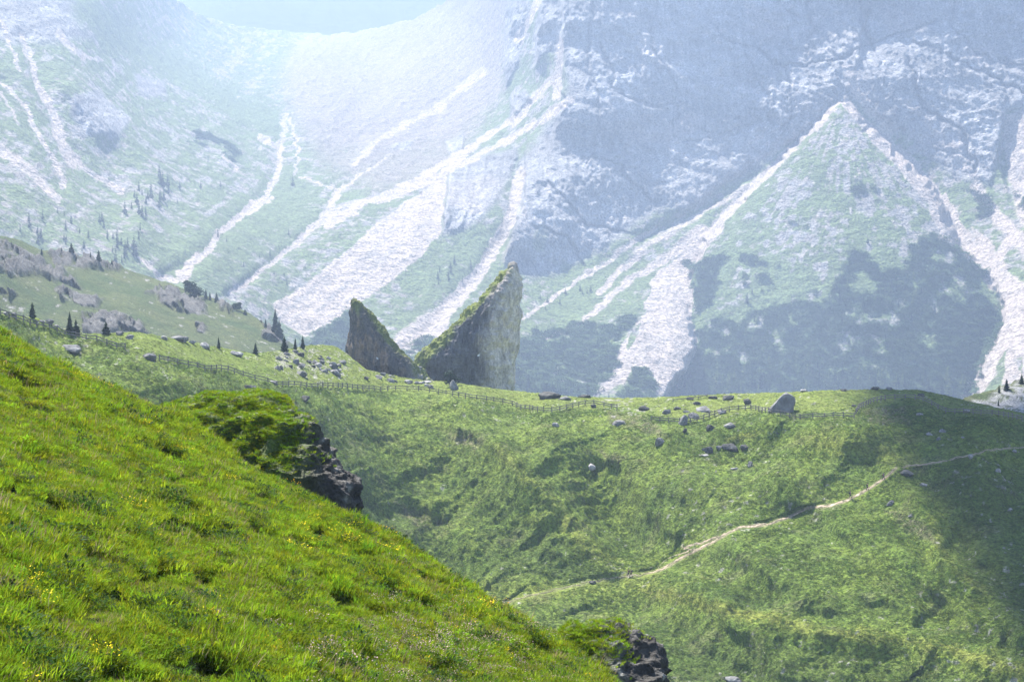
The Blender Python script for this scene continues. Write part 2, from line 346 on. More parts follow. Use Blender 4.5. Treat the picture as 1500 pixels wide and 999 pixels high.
def col_mount(P, px, py):
    x, y, z = P[..., 0], P[..., 1], P[..., 2]
    wn = fbm(x / 22, y / 30, z / 16, o=4, seed=81); wn2 = fbm(x / 22 + 50, y / 30, z / 16, o=4, seed=86)
    fine = fbm(x / 6, y / 9, z / 5, o=3, seed=91); fine2 = fbm(x / 5 + 9, y / 7, z / 4, o=3, seed=97)
    wx = px + 7 * wn + 2.5 * fine; wy = py + 7 * wn2 + 2.5 * fine2
    rk = rockmask(px, py)
    # base: greenish slope with stones
    green = np.full(px.shape, .62)
    for pts, v, s in (([(110, -10), (200, 40), (300, 110), (380, 150), (415, 180), (400, 195), (330, 170), (270, 120), (180, 80), (110, 30)], .95, 12), ([(230, 390), (300, 330), (400, 270), (430, 260), (480, 300), (400, 380), (330, 430), (250, 420)], .85, 12),
                      ([(430, 60), (700, -60), (760, -60), (730, 140), (650, 200), (520, 220), (440, 150)], .12, 20), ([(440, 215), (520, 212), (520, 232), (450, 232)], .8, 8),
                      ([(640, 345), (700, 330), (740, 380), (700, 440), (640, 480), (560, 470), (600, 400)], .85, 12), ([(760, 470), (850, 410), (930, 375), (950, 385), (900, 440), (860, 480), (800, 500)], .9, 10),
                      ([(-100, 200), (60, 200), (180, 330), (180, 420), (-100, 420)], .55, 20), ([(430, 90), (520, 70), (560, 100), (470, 110)], .4, 10)):
        green = lerp(green, v, poly(wx, wy, pts, s))
    # cone: green flanks, grey stony middle with vertical streaks
    cone = poly(px, py, cone_poly, 5)
    ang = np.arctan2(x - APEX[0], APEX[1] - y); rad = np.hypot(x - APEX[0], y - APEX[1])
    streak = fbm(ang * 40, rad / 60, o=4, seed=101)
    gc = np.clip(.70 + .55 * streak + .5 * wn - .25 * np.exp(-((ang - .05) / .25) ** 2) + .2 * sst(250, 420, py) + .5 * fine2, 0, 1)
    green = lerp(green, gc, cone)
    # fall-line streaks elsewhere
    st = fbm((px - 749 + (py - 300) * 1.1) / 9 * .8, (py - px * .3) / 70, o=3, seed=105)
    green = np.clip(green + .55 * fine + .35 * wn + .25 * st * (1 - cone), 0, 1)
    stony = mixc(SGREY + 0 * P, SCREE * .75, np.clip(.35 + .8 * fine2 + .3 * wn, 0, 1))
    c = mixc(stony, GRASSF * (1 + .25 * wn[..., None]), sst(.35, .65, green))
    # the pale bowl
    bowl = poly(wx, wy, [(430, 70), (560, 45), (690, -60), (740, -60), (735, 130), (660, 250), (560, 285), (470, 240), (430, 180), (410, 110)], 20)
    c = mixc(c, SCREE * .55 * (1 + .25 * st[..., None]), bowl * sst(-.5, .25, fine + .4) * .8)
    # bare rock
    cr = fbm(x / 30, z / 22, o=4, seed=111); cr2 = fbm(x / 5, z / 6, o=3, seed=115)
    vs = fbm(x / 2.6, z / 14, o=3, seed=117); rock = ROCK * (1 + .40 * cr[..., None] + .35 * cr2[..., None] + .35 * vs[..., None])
    rock = mixc(rock, C(.36, .28, .24), sst(.35, .7, fbm(x / 60 + 4, z / 40, o=3, seed=121)) * .35)
    rock = mixc(rock, SCREE * .95, .7 * sst(.45, .75, cr2 + .4 * cr + .25 * poly(px, py, [(970, -50), (1270, -50), (1260, 60), (1130, 110), (1000, 90)], 40)) * .7)  # the polygon adds paler speckle: sunlit ledges put into the rock colour
    rock = mixc(rock, GRASSF, sst(.3, .5, fbm(x / 25 + 7, z / 30, o=3, seed=125)) * sst(230, 420, py) * .7)
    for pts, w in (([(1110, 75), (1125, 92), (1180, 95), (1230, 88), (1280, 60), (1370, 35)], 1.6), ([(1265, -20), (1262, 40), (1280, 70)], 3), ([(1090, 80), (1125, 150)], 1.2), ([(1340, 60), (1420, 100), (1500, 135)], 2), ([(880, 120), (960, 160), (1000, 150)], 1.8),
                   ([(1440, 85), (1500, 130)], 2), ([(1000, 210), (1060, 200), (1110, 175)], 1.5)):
        rock = mixc(rock, C(.17, .17, .18), stroke(wx, wy, pts, w) * .6)  # dark lines along the fissures: crevice shade painted into the rock colour
    big = fbm(x / 80 + 11, z / 45, o=3, seed=119); rock = rock * (1 + .35 * big[..., None])
    band = fbm((x - 1.5 * z) / 120, (z + .45 * x) / 10, o=3, seed=120); rock = rock * (1 + .28 * band[..., None])
    for pts, wd, A in CRACKS: rock = mixc(rock, C(.10, .10, .11), stroke(wx, wy, pts, wd * .55, wd * .3, .8) * .7)  # every crack darkened in the albedo too, standing in for shade inside it
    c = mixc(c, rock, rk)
    # scree runs
    S = np.zeros(px.shape)
    def st_(pts, w0, w1=None, a=1.0, soft=.6):
        nonlocal S; S = np.maximum(S, a * stroke(wx, wy, pts, w0, w1, soft))
    def pl_(pts, a=1.0, s=5):
        nonlocal S; S = np.maximum(S, a * poly(wx, wy, pts, s))
    pl_([(655, 255), (645, 340), (605, 385), (560, 420), (500, 462), (450, 492), (412, 470), (400, 448), (440, 420), (500, 372), (560, 322), (610, 285)], .95)
    st_([(655, 252), (600, 272), (540, 295), (480, 330)], 3, 5, 1); st_([(835, 150), (740, 208), (660, 250)], 6, 4)
    st_([(790, 0), (760, 60)], 7, 5, .8); st_([(822, 60), (815, 145)], 6, 6, .9); st_([(815, 110), (765, 170), (690, 215), (620, 260), (560, 290)], 6, 5, .8)
    st_([(705, 105), (640, 160), (560, 200), (520, 240)], 8, 5, .55)
    st_([(418, 170), (408, 235), (403, 262), (390, 288), (352, 315), (320, 345), (290, 385), (262, 402)], 4, 5); st_([(383, 200), (405, 215)], 6, 4); st_([(425, 175), (438, 225), (432, 255)], 2, 2, .9)
    st_([(290, 375), (270, 405)], 6, 8, .8); st_([(495, 278), (486, 300), (470, 320), (430, 360), (380, 402), (335, 432)], 5, 3); st_([(440, 260), (490, 278), (540, 250), (570, 225)], 2, 2, .8); st_([(400, 290), (360, 318), (335, 330)], 2, 2, .8)
    st_([(640, 262), (560, 290), (500, 305), (455, 335)], 6, 6, .9)
    st_([(32, 55), (50, 100), (62, 145), (92, 205), (120, 245), (175, 280)], 4, 4); st_([(62, 130), (85, 200), (105, 240)], 5, 8, .9); st_([(0, 120), (40, 160), (62, 205), (95, 270)], 2.5, 4); st_([(0, 135), (30, 180)], 2, 2, .7)
    st_([(0, 217), (45, 255), (88, 292)], 7, 4); st_([(88, 52), (115, 78), (150, 90)], 6, 3, .9); st_([(200, 375), (235, 405), (260, 412)], 3, 4, .8); st_([(325, 230), (345, 250)], 3, 2, .8); st_([(0, 30), (12, 60), (30, 100)], 3, 3, .6)
    st_([(762, 252), (745, 320), (722, 370), (700, 400)], 7, 9); st_([(705, 395), (665, 440), (625, 475), (588, 500)], 9, 14, 1)
    pl_([(655, 440), (665, 455), (640, 500), (600, 518), (578, 505), (590, 488)], .9)
    st_([(700, 210), (640, 262)], 3, 3, .8)
    # cone gullies
    st_([(1236, 146), (1190, 188), (1110, 266), (1035, 348)], 4, 8); pl_([(1050, 330), (1018, 395), (1012, 450), (1022, 515), (1000, 550), (982, 580), (955, 580), (965, 556), (945, 540), (925, 540), (915, 562), (890, 575), (868, 582), (895, 550), (902, 520), (915, 500), (932, 470), (948, 440), (962, 400), (1000, 365)], 1, 3)
    st_([(1030, 335), (960, 385), (900, 430), (850, 475), (800, 495)], 9, 3, .7, .9); st_([(960, 335), (860, 400), (765, 468)], 4, 3, .65); st_([(1100, 270), (1010, 325), (930, 370)], 4, 7, .55, .9); st_([(940, 370), (905, 400), (880, 430)], 5, 6, .7)
    st_([(1237, 148), (1280, 195), (1330, 240), (1378, 300), (1395, 340), (1435, 380), (1475, 425)], 6, 14, 1.1); st_([(1236, 146), (1275, 196), (1324, 243), (1370, 303), (1386, 345)], 5, 9, 1.2); st_([(1385, 290), (1400, 330), (1440, 375), (1480, 430), (1485, 470), (1460, 515), (1440, 552), (1425, 580)], 6, 15)
    pl_([(1420, 330), (1450, 350), (1480, 400), (1520, 430), (1520, 560), (1470, 560), (1480, 500), (1460, 430)], .85); pl_([(1470, 165), (1520, 150), (1520, 350), (1490, 330), (1478, 260), (1465, 200)], .6, 8)
    st_([(1430, 275), (1460, 320), (1520, 380)], 9, 14, .8, .8); st_([(1330, 150), (1400, 225), (1440, 280)], 9, 10, .45, .9); st_([(1240, 100), (1262, 140), (1300, 195)], 10, 14, .5, .9)
    st_([(1480, 350), (1460, 380), (1480, 430)], 8, 8, .8); st_([(815, 545), (822, 560)], 5, 3, .9); st_([(840, 475), (815, 490), (785, 500)], 3, 2, .8)
    for pts in ([(925, 480), (938, 472), (930, 505), (915, 520)], [(930, 455), (948, 452), (935, 465)], [(1483, 530), (1500, 520), (1500, 545)]):
        S = S * (1 - poly(wx, wy, pts, 2))
    S = np.clip(S * (1.0 + .35 * fine + .2 * st), 0, 1)
    scr = mixc(SCREE + 0 * P, SGREY, np.clip(.12 + .55 * st * sst(400, 520, 1000 - px) + .5 * fine2 + .35 * st, 0, .8))
    scr = mixc(scr, C(.54, .45, .39), np.clip(.4 * wn, 0, .5))
    c = mixc(c, scr, sst(.25, .6, S))
    # dwarf pine carpets
    c = mixc(c, SCRUB, scrubmask(px, py, x, y, z) * (1 - sst(.3, .6, S)))
    return c
SCRUB_P = [[(1340, 350), (1385, 342), (1432, 378), (1470, 440), (1462, 500), (1432, 560), (1425, 650), (960, 650), (975, 580), (1022, 515), (1030, 470), (1090, 460), (1150, 440), (1185, 425), (1215, 440), (1235, 380), (1270, 365), (1300, 400), (1330, 385)],
           [(1012, 380), (1060, 370), (1050, 430), (1025, 460), (1012, 430)], [(1085, 378), (1150, 376), (1150, 388), (1085, 392)], [(1235, 370), (1280, 360), (1285, 390), (1240, 395)], [(1085, 400), (1125, 400), (1120, 415), (1088, 412)],
           [(1245, 266), (1280, 264), (1280, 280), (1247, 280)], [(1155, 320), (1182, 320), (1180, 333), (1157, 333)],
           [(750, 500), (850, 480), (895, 470), (935, 455), (925, 475), (905, 500), (895, 545), (865, 585), (750, 650)], [(640, 520), (600, 520), (570, 505), (520, 450), (480, 480), (440, 505), (440, 650), (750, 650), (750, 500)], [(915, 562), (925, 542), (945, 542), (960, 560), (950, 590), (890, 590)],
           [(600, 505), (640, 495), (640, 515), (600, 518)], [(1485, 290), (1520, 300), (1520, 330), (1500, 330)], [(320, 200), (345, 215), (340, 235), (310, 215)], [(290, 190), (325, 205), (310, 212), (285, 200)], [(262, 205), (278, 205), (276, 211), (264, 211)], [(1410, 282), (1440, 285), (1450, 310), (1430, 312)]]
def scrubmask(px, py, x, y, z):
    w1 = fbm(x / 26, y / 40, z / 20, o=4, seed=131); w2 = fbm(x / 26 + 30, y / 40, z / 20, o=4, seed=136)
    wx = px + 16 * w1; wy = py + 14 * w2; m = np.zeros(px.shape)
    for p in SCRUB_P: m = np.maximum(m, poly(wx, wy, p, 14))
    m = sst(.35, .65, m + .45 * fbm(x / 7, y / 10, z / 8, o=3, seed=146))
    gaps = sst(-.05, .3, fbm(x / 12, y / 16, z / 12, o=4, seed=141) - .24 * sst(430, 560, py))
    return np.clip(m * (1 - .95 * gaps), 0, 1)
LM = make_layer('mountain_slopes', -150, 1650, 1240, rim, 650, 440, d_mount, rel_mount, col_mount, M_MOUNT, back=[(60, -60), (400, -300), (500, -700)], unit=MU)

# ---- left hill in the middle distance and a stony slope on the far right
lh_sil = curve([(-150, 300), (0, 345), (30, 352), (60, 366), (100, 372), (140, 385), (180, 392), (210, 402), (240, 412), (270, 424), (300, 434), (340, 448), (365, 460), (385, 474), (405, 488), (430, 505), (470, 540)])
lh_t = tps([(-150, 300, 760), (-150, 450, 640), (0, 345, 800), (0, 380, 745), (0, 430, 700), (0, 500, 650), (100, 372, 850), (100, 440, 740), (200, 400, 880), (200, 440, 790), (200, 520, 690), (300, 434, 880), (300, 480, 790), (300, 560, 690), (385, 474, 850), (385, 520, 780), (470, 540, 800), (470, 600, 720)])
def lh_rock(px, py):
    wx = px + 8 * fbm(px / 25, py / 25, seed=151, o=3); wy = py + 6 * fbm(px / 25 + 5, py / 25, seed=155, o=3); m = 0 * px
    for p in ([(-60, 365), (8, 352), (30, 368), (60, 380), (90, 395), (125, 425), (85, 415), (50, 400), (0, 402), (-60, 400)], [(70, 372), (110, 370), (180, 392), (175, 402), (120, 395), (80, 388)], [(205, 430), (250, 425), (300, 445), (305, 460), (250, 452), (235, 440)],
              [(120, 460), (160, 455), (210, 475), (215, 492), (120, 492)], [(0, 425), (25, 428), (20, 435), (0, 432)], [(315, 430), (345, 450), (340, 460), (320, 445)], [(375, 470), (425, 500), (420, 510), (385, 495)], [(285, 472), (305, 478), (300, 488), (288, 484)], [(80, 420), (150, 440), (140, 450), (90, 440)]):
        m = np.maximum(m, poly(wx, wy, p, 2.5))
    return m * sst(-.45, -.1, fbm(px / 9, py / 6, seed=157, o=3))
def lh_rel(P, px, py):
    x, y, z = P[..., 0], P[..., 1], P[..., 2]; rk = lh_rock(px, py)
    P[..., 1] -= 5 * fbm(x / 40, y / 50, seed=161, o=3) + rk * (4 + 5 * fbm(x / 9 + .3 * z, z / 7, seed=165, o=5, ridged=True))
    P[..., 2] += .7 * fbm(x / 6, y / 8, seed=171, o=4) + rk * (2.6 * fbm(x / 13, y / 9, seed=173, o=3, ridged=True) + 1.0); return P
def lh_col(P, px, py):
    x, y, z = P[..., 0], P[..., 1], P[..., 2]; rk = lh_rock(px, py)
    n = fbm(x / 14, y / 18, o=4, seed=175); f = fbm(x / 3, y / 4, z / 3, o=3, seed=181)
    g = mixc(C(.055, .085, .025) + 0 * P, C(.11, .12, .042), np.clip(.35 + .7 * n, 0, 1))
    g = mixc(g, C(.26, .25, .23), sst(.45, .65, f + .25 * n))
    r = C(.13, .125, .115) * (1 + .4 * f[..., None]); r = mixc(r, C(.18, .175, .17), sst(.2, .6, fbm(x / 5, z / 4, o=3, seed=183)) * .6)
    return mixc(g, r, rk)
LL = make_layer('left_hill', -150, 470, 460, lh_sil, 600, 130, lh_t, lh_rel, lh_col, M_HILL, back=[(10, -6), (60, -50), (200, -130)], unit=HU)
rh_sil = curve([(1370, 600), (1400, 588), (1430, 577), (1460, 568), (1500, 552), (1650, 505)])
def rh_col(P, px, py):
    x, y, z = P[..., 0], P[..., 1], P[..., 2]; n = fbm(x / 12, y / 14, o=3, seed=185); f = fbm(x / 2.5, y / 3, z / 3, o=3, seed=187)
    g = mixc(C(.08, .11, .045) + 0 * P, C(.12, .13, .06), np.clip(.5 + n, 0, 1))
    return mixc(g, C(.34, .34, .34), poly(px + 6 * n, py + 5 * n, [(1425, 590), (1460, 572), (1500, 556), (1700, 500), (1700, 700), (1440, 640)], 4) * sst(-.35, .1, f + .1))
def rh_rel(P, px, py):
    P[..., 2] += 1.2 * fbm(P[..., 0] / 5, P[..., 1] / 6, o=4, seed=188); return P
LR = make_layer('right_hill', 1370, 1650, 220, rh_sil, 680, 60, tps([(1370, 600, 690), (1500, 552, 760), (1650, 505, 800), (1370, 680, 600), (1500, 680, 600), (1650, 680, 600), (1450, 620, 680)]), rh_rel, rh_col, M_HILL, back=[(20, -10), (90, -80)])

# ---- the green hills in front, with the shelf that carries the fence
mh_sil = curve([(-150, 420), (0, 455), (30, 462), (60, 468), (85, 478), (110, 487), (150, 489), (200, 486), (260, 497), (320, 508), (370, 517), (400, 514), (440, 508), (470, 504), (490, 506), (510, 520), (535, 541), (600, 555), (660, 560), (750, 572), (830, 580), (900, 583), (940, 583), (1000, 580), (1060, 577), (1100, 576), (1200, 572), (1300, 570), (1345, 571), (1380, 578), (1430, 590), (1500, 605), (1650, 630)])
mh_t = tps([(-150, 420, 420), (0, 455, 432), (110, 487, 462), (200, 487, 470), (320, 508, 520), (430, 512, 560), (480, 506, 600), (600, 555, 622), (750, 572, 610), (900, 583, 585), (1100, 577, 560), (1300, 570, 562), (1400, 582, 560), (1500, 605, 540), (1650, 630, 520),
    (0, 470, 420), (200, 515, 446), (300, 540, 462), (400, 565, 492), (500, 560, 545), (600, 573, 562), (700, 583, 550), (800, 602, 530), (900, 600, 535), (1000, 618, 512), (1130, 603, 505), (1250, 612, 492), (1350, 590, 520), (1450, 606, 500),
    (550, 700, 494), (560, 650, 522), (1180, 680, 479), (600, 800, 478), (650, 640, 530), (750, 700, 495), (800, 870, 440), (860, 850, 452), (930, 850, 458), (870, 700, 500), (870, 640, 516), (1000, 700, 482), (1000, 645, 500), (1100, 780, 447), (1100, 700, 478), (1180, 745, 458), (1310, 690, 467), (1300, 640, 482),
    (1100, 850, 424), (1000, 850, 440), (1250, 850, 418), (1250, 900, 404), (1200, 925, 398), (1350, 930, 398), (1500, 985, 372), (950, 870, 441), (1080, 892, 417), (1200, 999, 383), (1000, 960, 402), (950, 999, 392), (1400, 999, 374), (1500, 850, 410), (1500, 700, 465), (1450, 800, 425),
    (100, 560, 418), (300, 620, 440), (450, 650, 478), (500, 760, 462), (700, 950, 420), (1000, 1100, 372), (1500, 1100, 352), (500, 1100, 390), (0, 700, 400), (1650, 900, 380), (-150, 700, 380), (-150, 1100, 350)], reg=.006)
RIDGES = [([(900, 660), (960, 740), (1010, 790)], 14, 3), ([(540, 600), (600, 700), (690, 800)], 14, 2), ([(1180, 800), (1260, 850), (1340, 900)], 12, 2.5), ([(1040, 800), (1140, 850), (1210, 880)], 12, 2), ([(640, 600), (700, 640), (760, 720), (830, 830)], 9, 2), ([(1230, 760), (1300, 790), (1380, 870), (1460, 930)], 12, 3), ([(460, 600), (520, 680), (600, 780)], 16, 3),
          ([(735, 660), (800, 730), (860, 800), (925, 848)], 15, 5), ([(690, 620), (735, 660)], 14, 3), ([(955, 868), (1080, 888), (1200, 922), (1350, 940), (1500, 988)], 17, 3.5), ([(1310, 700), (1365, 760), (1395, 830), (1450, 872), (1500, 925)], 14, 5),
          ([(980, 700), (1090, 720), (1180, 690)], 26, 4), ([(1130, 600), (1100, 612), (1060, 640)], 16, 3), ([(1260, 620), (1330, 600), (1400, 640)], 26, 4), ([(240, 560), (380, 600), (520, 690)], 24, 4), ([(940, 830), (1020, 860), (1120, 930), (1180, 1000)], 16, 4), ([(880, 600), (920, 610), (965, 640)], 14, 4),
          ([(1150, 700), (1240, 790), (1330, 880)], 20, 4), ([(1040, 760), (1150, 860), (1260, 900)], 14, 2.5), ([(590, 600), (640, 690), (700, 790)], 26, 1.5)]
GULLIES = [([(868, 690), (885, 750), (935, 815), (965, 835)], 18, 5), ([(1000, 655), (1060, 665), (1090, 655)], 14, 6), ([(1345, 700), (1400, 770), (1440, 840), (1500, 890)], 18, 5), ([(640, 690), (720, 770), (820, 850)], 22, 4),
           ([(1000, 800), (1110, 870), (1250, 900)], 22, 4), ([(930, 910), (1010, 940), (1100, 1000)], 14, 4), ([(580, 750), (650, 765)], 10, 4), ([(1180, 760), (1260, 830), (1380, 900)], 16, 4), ([(1130, 640), (1230, 670), (1290, 700)], 18, 4), ([(480, 640), (560, 740)], 20, 3)]
PATH_PTS = [(735, 884), (770, 874), (800, 867), (830, 861), (860, 853), (900, 846), (935, 842), (965, 836), (990, 822), (1015, 808), (1040, 796), (1062, 782), (1085, 772), (1120, 769), (1150, 759), (1180, 745), (1215, 740), (1240, 733), (1270, 717), (1292, 703), (1312, 686)]
PATH2_PTS = [(1322, 684), (1350, 681), (1378, 677), (1400, 671), (1425, 667), (1445, 660), (1475, 657), (1510, 655)]
PATH3_PTS = [(1000, 802), (1030, 794), (1050, 786)]
def d_hill(px, py):
    D = mh_t(px, py)
    wx = px + 18 * fbm(px / 60, py / 45, seed=191, o=2); wy = py + 12 * fbm(px / 60 + 7, py / 45, seed=193, o=2)
    for pts, w, A in RIDGES: D = D - 1.15 * A * np.exp(-(seg_dist(wx, wy, pts)[0] / (1.3 * w)) ** 2)
    for pts, w, A in GULLIES: D = D + .85 * A * np.exp(-(seg_dist(wx, wy, pts)[0] / (1.3 * w)) ** 2)
    return D
def shelf(px, py):
    """1 on the smooth flat meadow behind the fence"""
    f = np.interp(px, [0, 200, 400, 560, 700, 800, 900, 1000, 1130, 1250, 1320, 1400, 1500], [455, 505, 562, 568, 582, 600, 592, 615, 598, 606, 583, 600, 615])
    return 1 - sst(-3, 10, py - f)
def path_mask(px, py, w=3.5):
    m = np.maximum(stroke(px, py, PATH_PTS, w, w, .5), stroke(px, py, PATH2_PTS, w * .6, w * .5, .5)); return np.maximum(m, stroke(px, py, PATH3_PTS, w * .8, w * .8))
def rel_hill(P, px, py):
    x, y, z = P[..., 0].copy(), P[..., 1].copy(), P[..., 2].copy()
    sh = shelf(px, py); rough = 1 - .75 * sh; pm = path_mask(px, py, 6)
    rough = rough * (1 - .8 * pm)
    soft = .45 + .55 * sst(-.3, .4, fbm(x / 45, y / 45, o=2, seed=199)); rough = rough * soft
    big = fbm(x / 22, y / 26, o=3, seed=201)
    tus = fbm(x / 2.3, y / 1.9, o=3, seed=205, ridged=True); fin = fbm(x / 1.1, y / 1.2, o=2, seed=209)
    # small terraces along the contours, broken up
    ter = fbm(x / 13, z / 1.0 + .8 * fbm(x / 15, y / 15, o=2, seed=213), o=3, seed=214)
    hol = sst(.28, .5, fbm(x / 9, y / 7, o=3, seed=217)) * sst(-.1, .3, fbm(x / 40, y / 40, o=2, seed=219))
    wv = 6 * fbm(x / 40, y / 40, o=2, seed=216); ac = x * .80 - y * .60 + wv; al = x * .60 + y * .80
    fold = fbm(ac / 15, al / 70, o=3, seed=218, ridged=True); lane = fbm(ac / 4.5, al / 26, o=2, seed=224)
    P[..., 1] -= rough * (.8 * big + 4.2 * fold * (1 - .8 * pm)); P[..., 2] += rough * .65 * lane
    P[..., 2] += rough * (.50 * tus + .42 * fin + .70 * ter - .3 * hol) + .2 * (1 - rough) * fin * .4
    return P
def col_hill(P, px, py):
    x, y, z = P[..., 0], P[..., 1], P[..., 2]
    n = fbm(x / 25, y / 25, o=4, seed=221); m = fbm(x / 7, y / 6, o=4, seed=225); f = fbm(x / 1.6, y / 1.6, z / 1.2, o=3, seed=229)
    sh = shelf(px, py)
    c = mixc(C(.112, .172, .026) + 0 * P, C(.172, .228, .034), np.clip(.45 + .8 * m + .4 * n, 0, 1))
    wx = px + 14 * n + 5 * m; wy = py + 8 * n + 5 * m
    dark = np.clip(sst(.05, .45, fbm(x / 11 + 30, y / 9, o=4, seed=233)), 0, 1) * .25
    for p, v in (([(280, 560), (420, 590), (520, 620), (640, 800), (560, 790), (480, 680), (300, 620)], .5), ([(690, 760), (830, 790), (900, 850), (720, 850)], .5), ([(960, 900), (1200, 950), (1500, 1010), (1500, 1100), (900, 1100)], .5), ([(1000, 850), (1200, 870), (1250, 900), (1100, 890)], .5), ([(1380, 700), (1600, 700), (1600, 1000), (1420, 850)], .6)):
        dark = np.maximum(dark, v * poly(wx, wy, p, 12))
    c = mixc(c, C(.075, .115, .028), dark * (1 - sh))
    yel = np.zeros(px.shape)
    for pts, w, a in (([(955, 868), (1080, 889), (1200, 925), (1350, 942), (1500, 990)], 9, .9), ([(735, 660), (800, 730), (860, 800), (925, 848)], 9, .6), ([(700, 875), (850, 865), (960, 850)], 12, .5), ([(1365, 760), (1395, 830), (1450, 872)], 7, .7), ([(1160, 640), (1250, 650), (1340, 680)], 14, .6), ([(1060, 640), (1100, 632)], 5, 1)):
        yel = np.maximum(yel, a * stroke(wx, wy, pts, w, w, .8))
    c = mixc(c, C(.21, .24, .045), np.clip(yel * (1 + .5 * m), 0, 1))
    c = mixc(c, C(.165, .205, .038), sh * (.85 + .3 * m) * (1 - .5 * sst(440, 400, px)))
    brown = sst(.22, .5, fbm(x / 8 + 60, y / 6, o=4, seed=237)) * .35
    for p in ([(575, 735), (640, 760), (660, 770), (610, 775)], [(575, 640), (600, 665), (585, 655)], [(890, 600), (950, 610), (975, 640), (900, 625)], [(1260, 590), (1330, 595), (1340, 625), (1270, 620)], [(640, 630), (720, 640), (700, 665)], [(880, 665), (920, 670), (910, 690)], [(1290, 745), (1350, 760), (1380, 800), (1330, 780)]):
        brown = np.maximum(brown, .75 * poly(wx, wy, p, 6))
    c = mixc(c, C(.17, .145, .09), brown * (1 - .7 * sh) * np.clip(.7 + f, 0, 1))
    # bare stony spots
    st = sst(.50, .62, f + .30 * fbm(x / 30 + 8, y / 30, o=2, seed=241) + .25 * poly(wx, wy, [(400, 515), (470, 508), (510, 530), (500, 556), (440, 552), (400, 530)], 6)
             + .16 * poly(wx, wy, [(1350, 620), (1400, 640), (1500, 700), (1480, 900), (1380, 720)], 8))
    c = mixc(c, C(.36, .34, .31), st * .7)
    c = mixc(c, C(.30, .25, .17), path_mask(px + 2 * m, py + 1.5 * f, 2.2) * (.25 + .5 * sst(940, 990, px)))
    return c * (1 + .12 * f[..., None])
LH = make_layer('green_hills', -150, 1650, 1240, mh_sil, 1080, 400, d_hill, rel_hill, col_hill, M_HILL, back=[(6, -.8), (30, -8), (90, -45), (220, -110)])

# ---- foreground slope
fg_sil = curve([(-200, 400), (-60, 455), (0, 485), (60, 520), (100, 542), (160, 572), (200, 588), (235, 596), (262, 602), (290, 632), (350, 676), (400, 702), (450, 729), (517, 758), (560, 783), (620, 818), (700, 872), (760, 908), (820, 935), (850, 962), (885, 999), (960, 1075), (1000, 1110)])
def d_fore(px, py):
    dx, dz = ray(px, py); D = -7.48 / np.minimum(dz + .45 * dx + .036, -.03)
    return D + 2.5 * np.exp(-np.clip(py - fg_sil(px), 0, None) / 14)
def rel_fore(P, px, py):
    x, y = P[..., 0], P[..., 1]
    k = 1 - .7 * np.exp(-np.clip(py - fg_sil(px), 0, None) / 12)
    P[..., 2] += k * (.16 * fbm(x / 2.2, y / 3.5, o=3, seed=251) + .10 * fbm(x / .55, y / .8, o=2, seed=255) - .42 * sst(.16, .34, fbm(x / .7 + 5, y / 1.3, o=3, seed=259)))
    return P
def col_fore(P, px, py):
    x, y = P[..., 0], P[..., 1]; n = fbm(x / 1.2, y / 1.6, o=4, seed=261)
    c = mixc(C(.03, .045, .014) + 0 * P, C(.06, .08, .02), np.clip(.5 + n, 0, 1)); return mixc(c, C(.07, .05, .03), sst(.3, .5, n))
LF = make_layer('foreground_slope', -200, 1000, 520, fg_sil, 1110, 260, d_fore, rel_fore, col_fore, M_FORE, back=[(1.0, -.35), (4, -2.6), (14, -14), (40, -50)])

# ---- broad valley floor under everything
gp = np.array([[-12000, -1500, -330], [12000, -1500, -330], [12000, 14000, -330], [-12000, 14000, -330]], float)
g_ = raw_mesh('ground', gp, np.array([[0, 1, 2, 3]])); paint(g_, np.tile(C(.09, .13, .05), (4, 1)))
link('ground', g_, M_HILL, kind='structure')

# ------------------------------------------------------------------ solids grown from an outline (spires, knolls)
def inflate(name, outline, D0, T, material, mapping, relief, colour, centre=None, nth=360, ns=90, p=2.4, Tback=None, label=None, cat=None, kind=None):
    o = np.array(outline, float); d = np.r_[0, np.cumsum(np.hypot(*np.diff(np.vstack([o, o[:1]]), axis=0).T))]
    t = np.linspace(0, d[-1], nth, endpoint=False); oc = np.vstack([o, o[:1]])
    ox = np.interp(t, d, oc[:, 0]); oy = np.interp(t, d, oc[:, 1])
    cx, cy_ = centre if centre else (ox.mean(), oy.mean())
    s = np.sin(np.linspace(0.02, 1, ns) * math.pi / 2)
    PX = cx + (ox - cx)[None] * s[:, None]; PY = cy_ + (oy - cy_)[None] * s[:, None]
    S = np.repeat(s[:, None], nth, 1); h = (1 - S ** p) ** (1 / p)
    base = D0 + mapping(PX, PY)
    Pf = at(PX, PY, base - T * h); Pb = at(PX, PY, base + (Tback or T) * h)
    P = np.concatenate([Pf, Pb[::-1][1:]]); QX = np.concatenate([PX, PX[::-1][1:]]); QY = np.concatenate([PY, PY[::-1][1:]])
    # normals for the displacement
    du = np.roll(P, -1, 1) - np.roll(P, 1, 1); dv = np.gradient(P, axis=0); N = np.cross(du, dv); N /= np.linalg.norm(N, axis=-1, keepdims=True) + 1e-9
    if (N[2, :, 1]).mean() > 0: N = -N
    P = relief(P, N, QX, QY); c = colour(P, N, QX, QY)
    lo = P.reshape(-1, 3); org = np.array([lo[:, 0].mean(), lo[:, 1].mean(), lo[:, 2].min()])
    me = raw_mesh(name, (P - org).reshape(-1, 3), grid_faces(*P.shape[:2], wrap=True)); paint(me, c)
    return link(name, me, material, loc=tuple(org), label=label, cat=cat, kind=kind), P, N

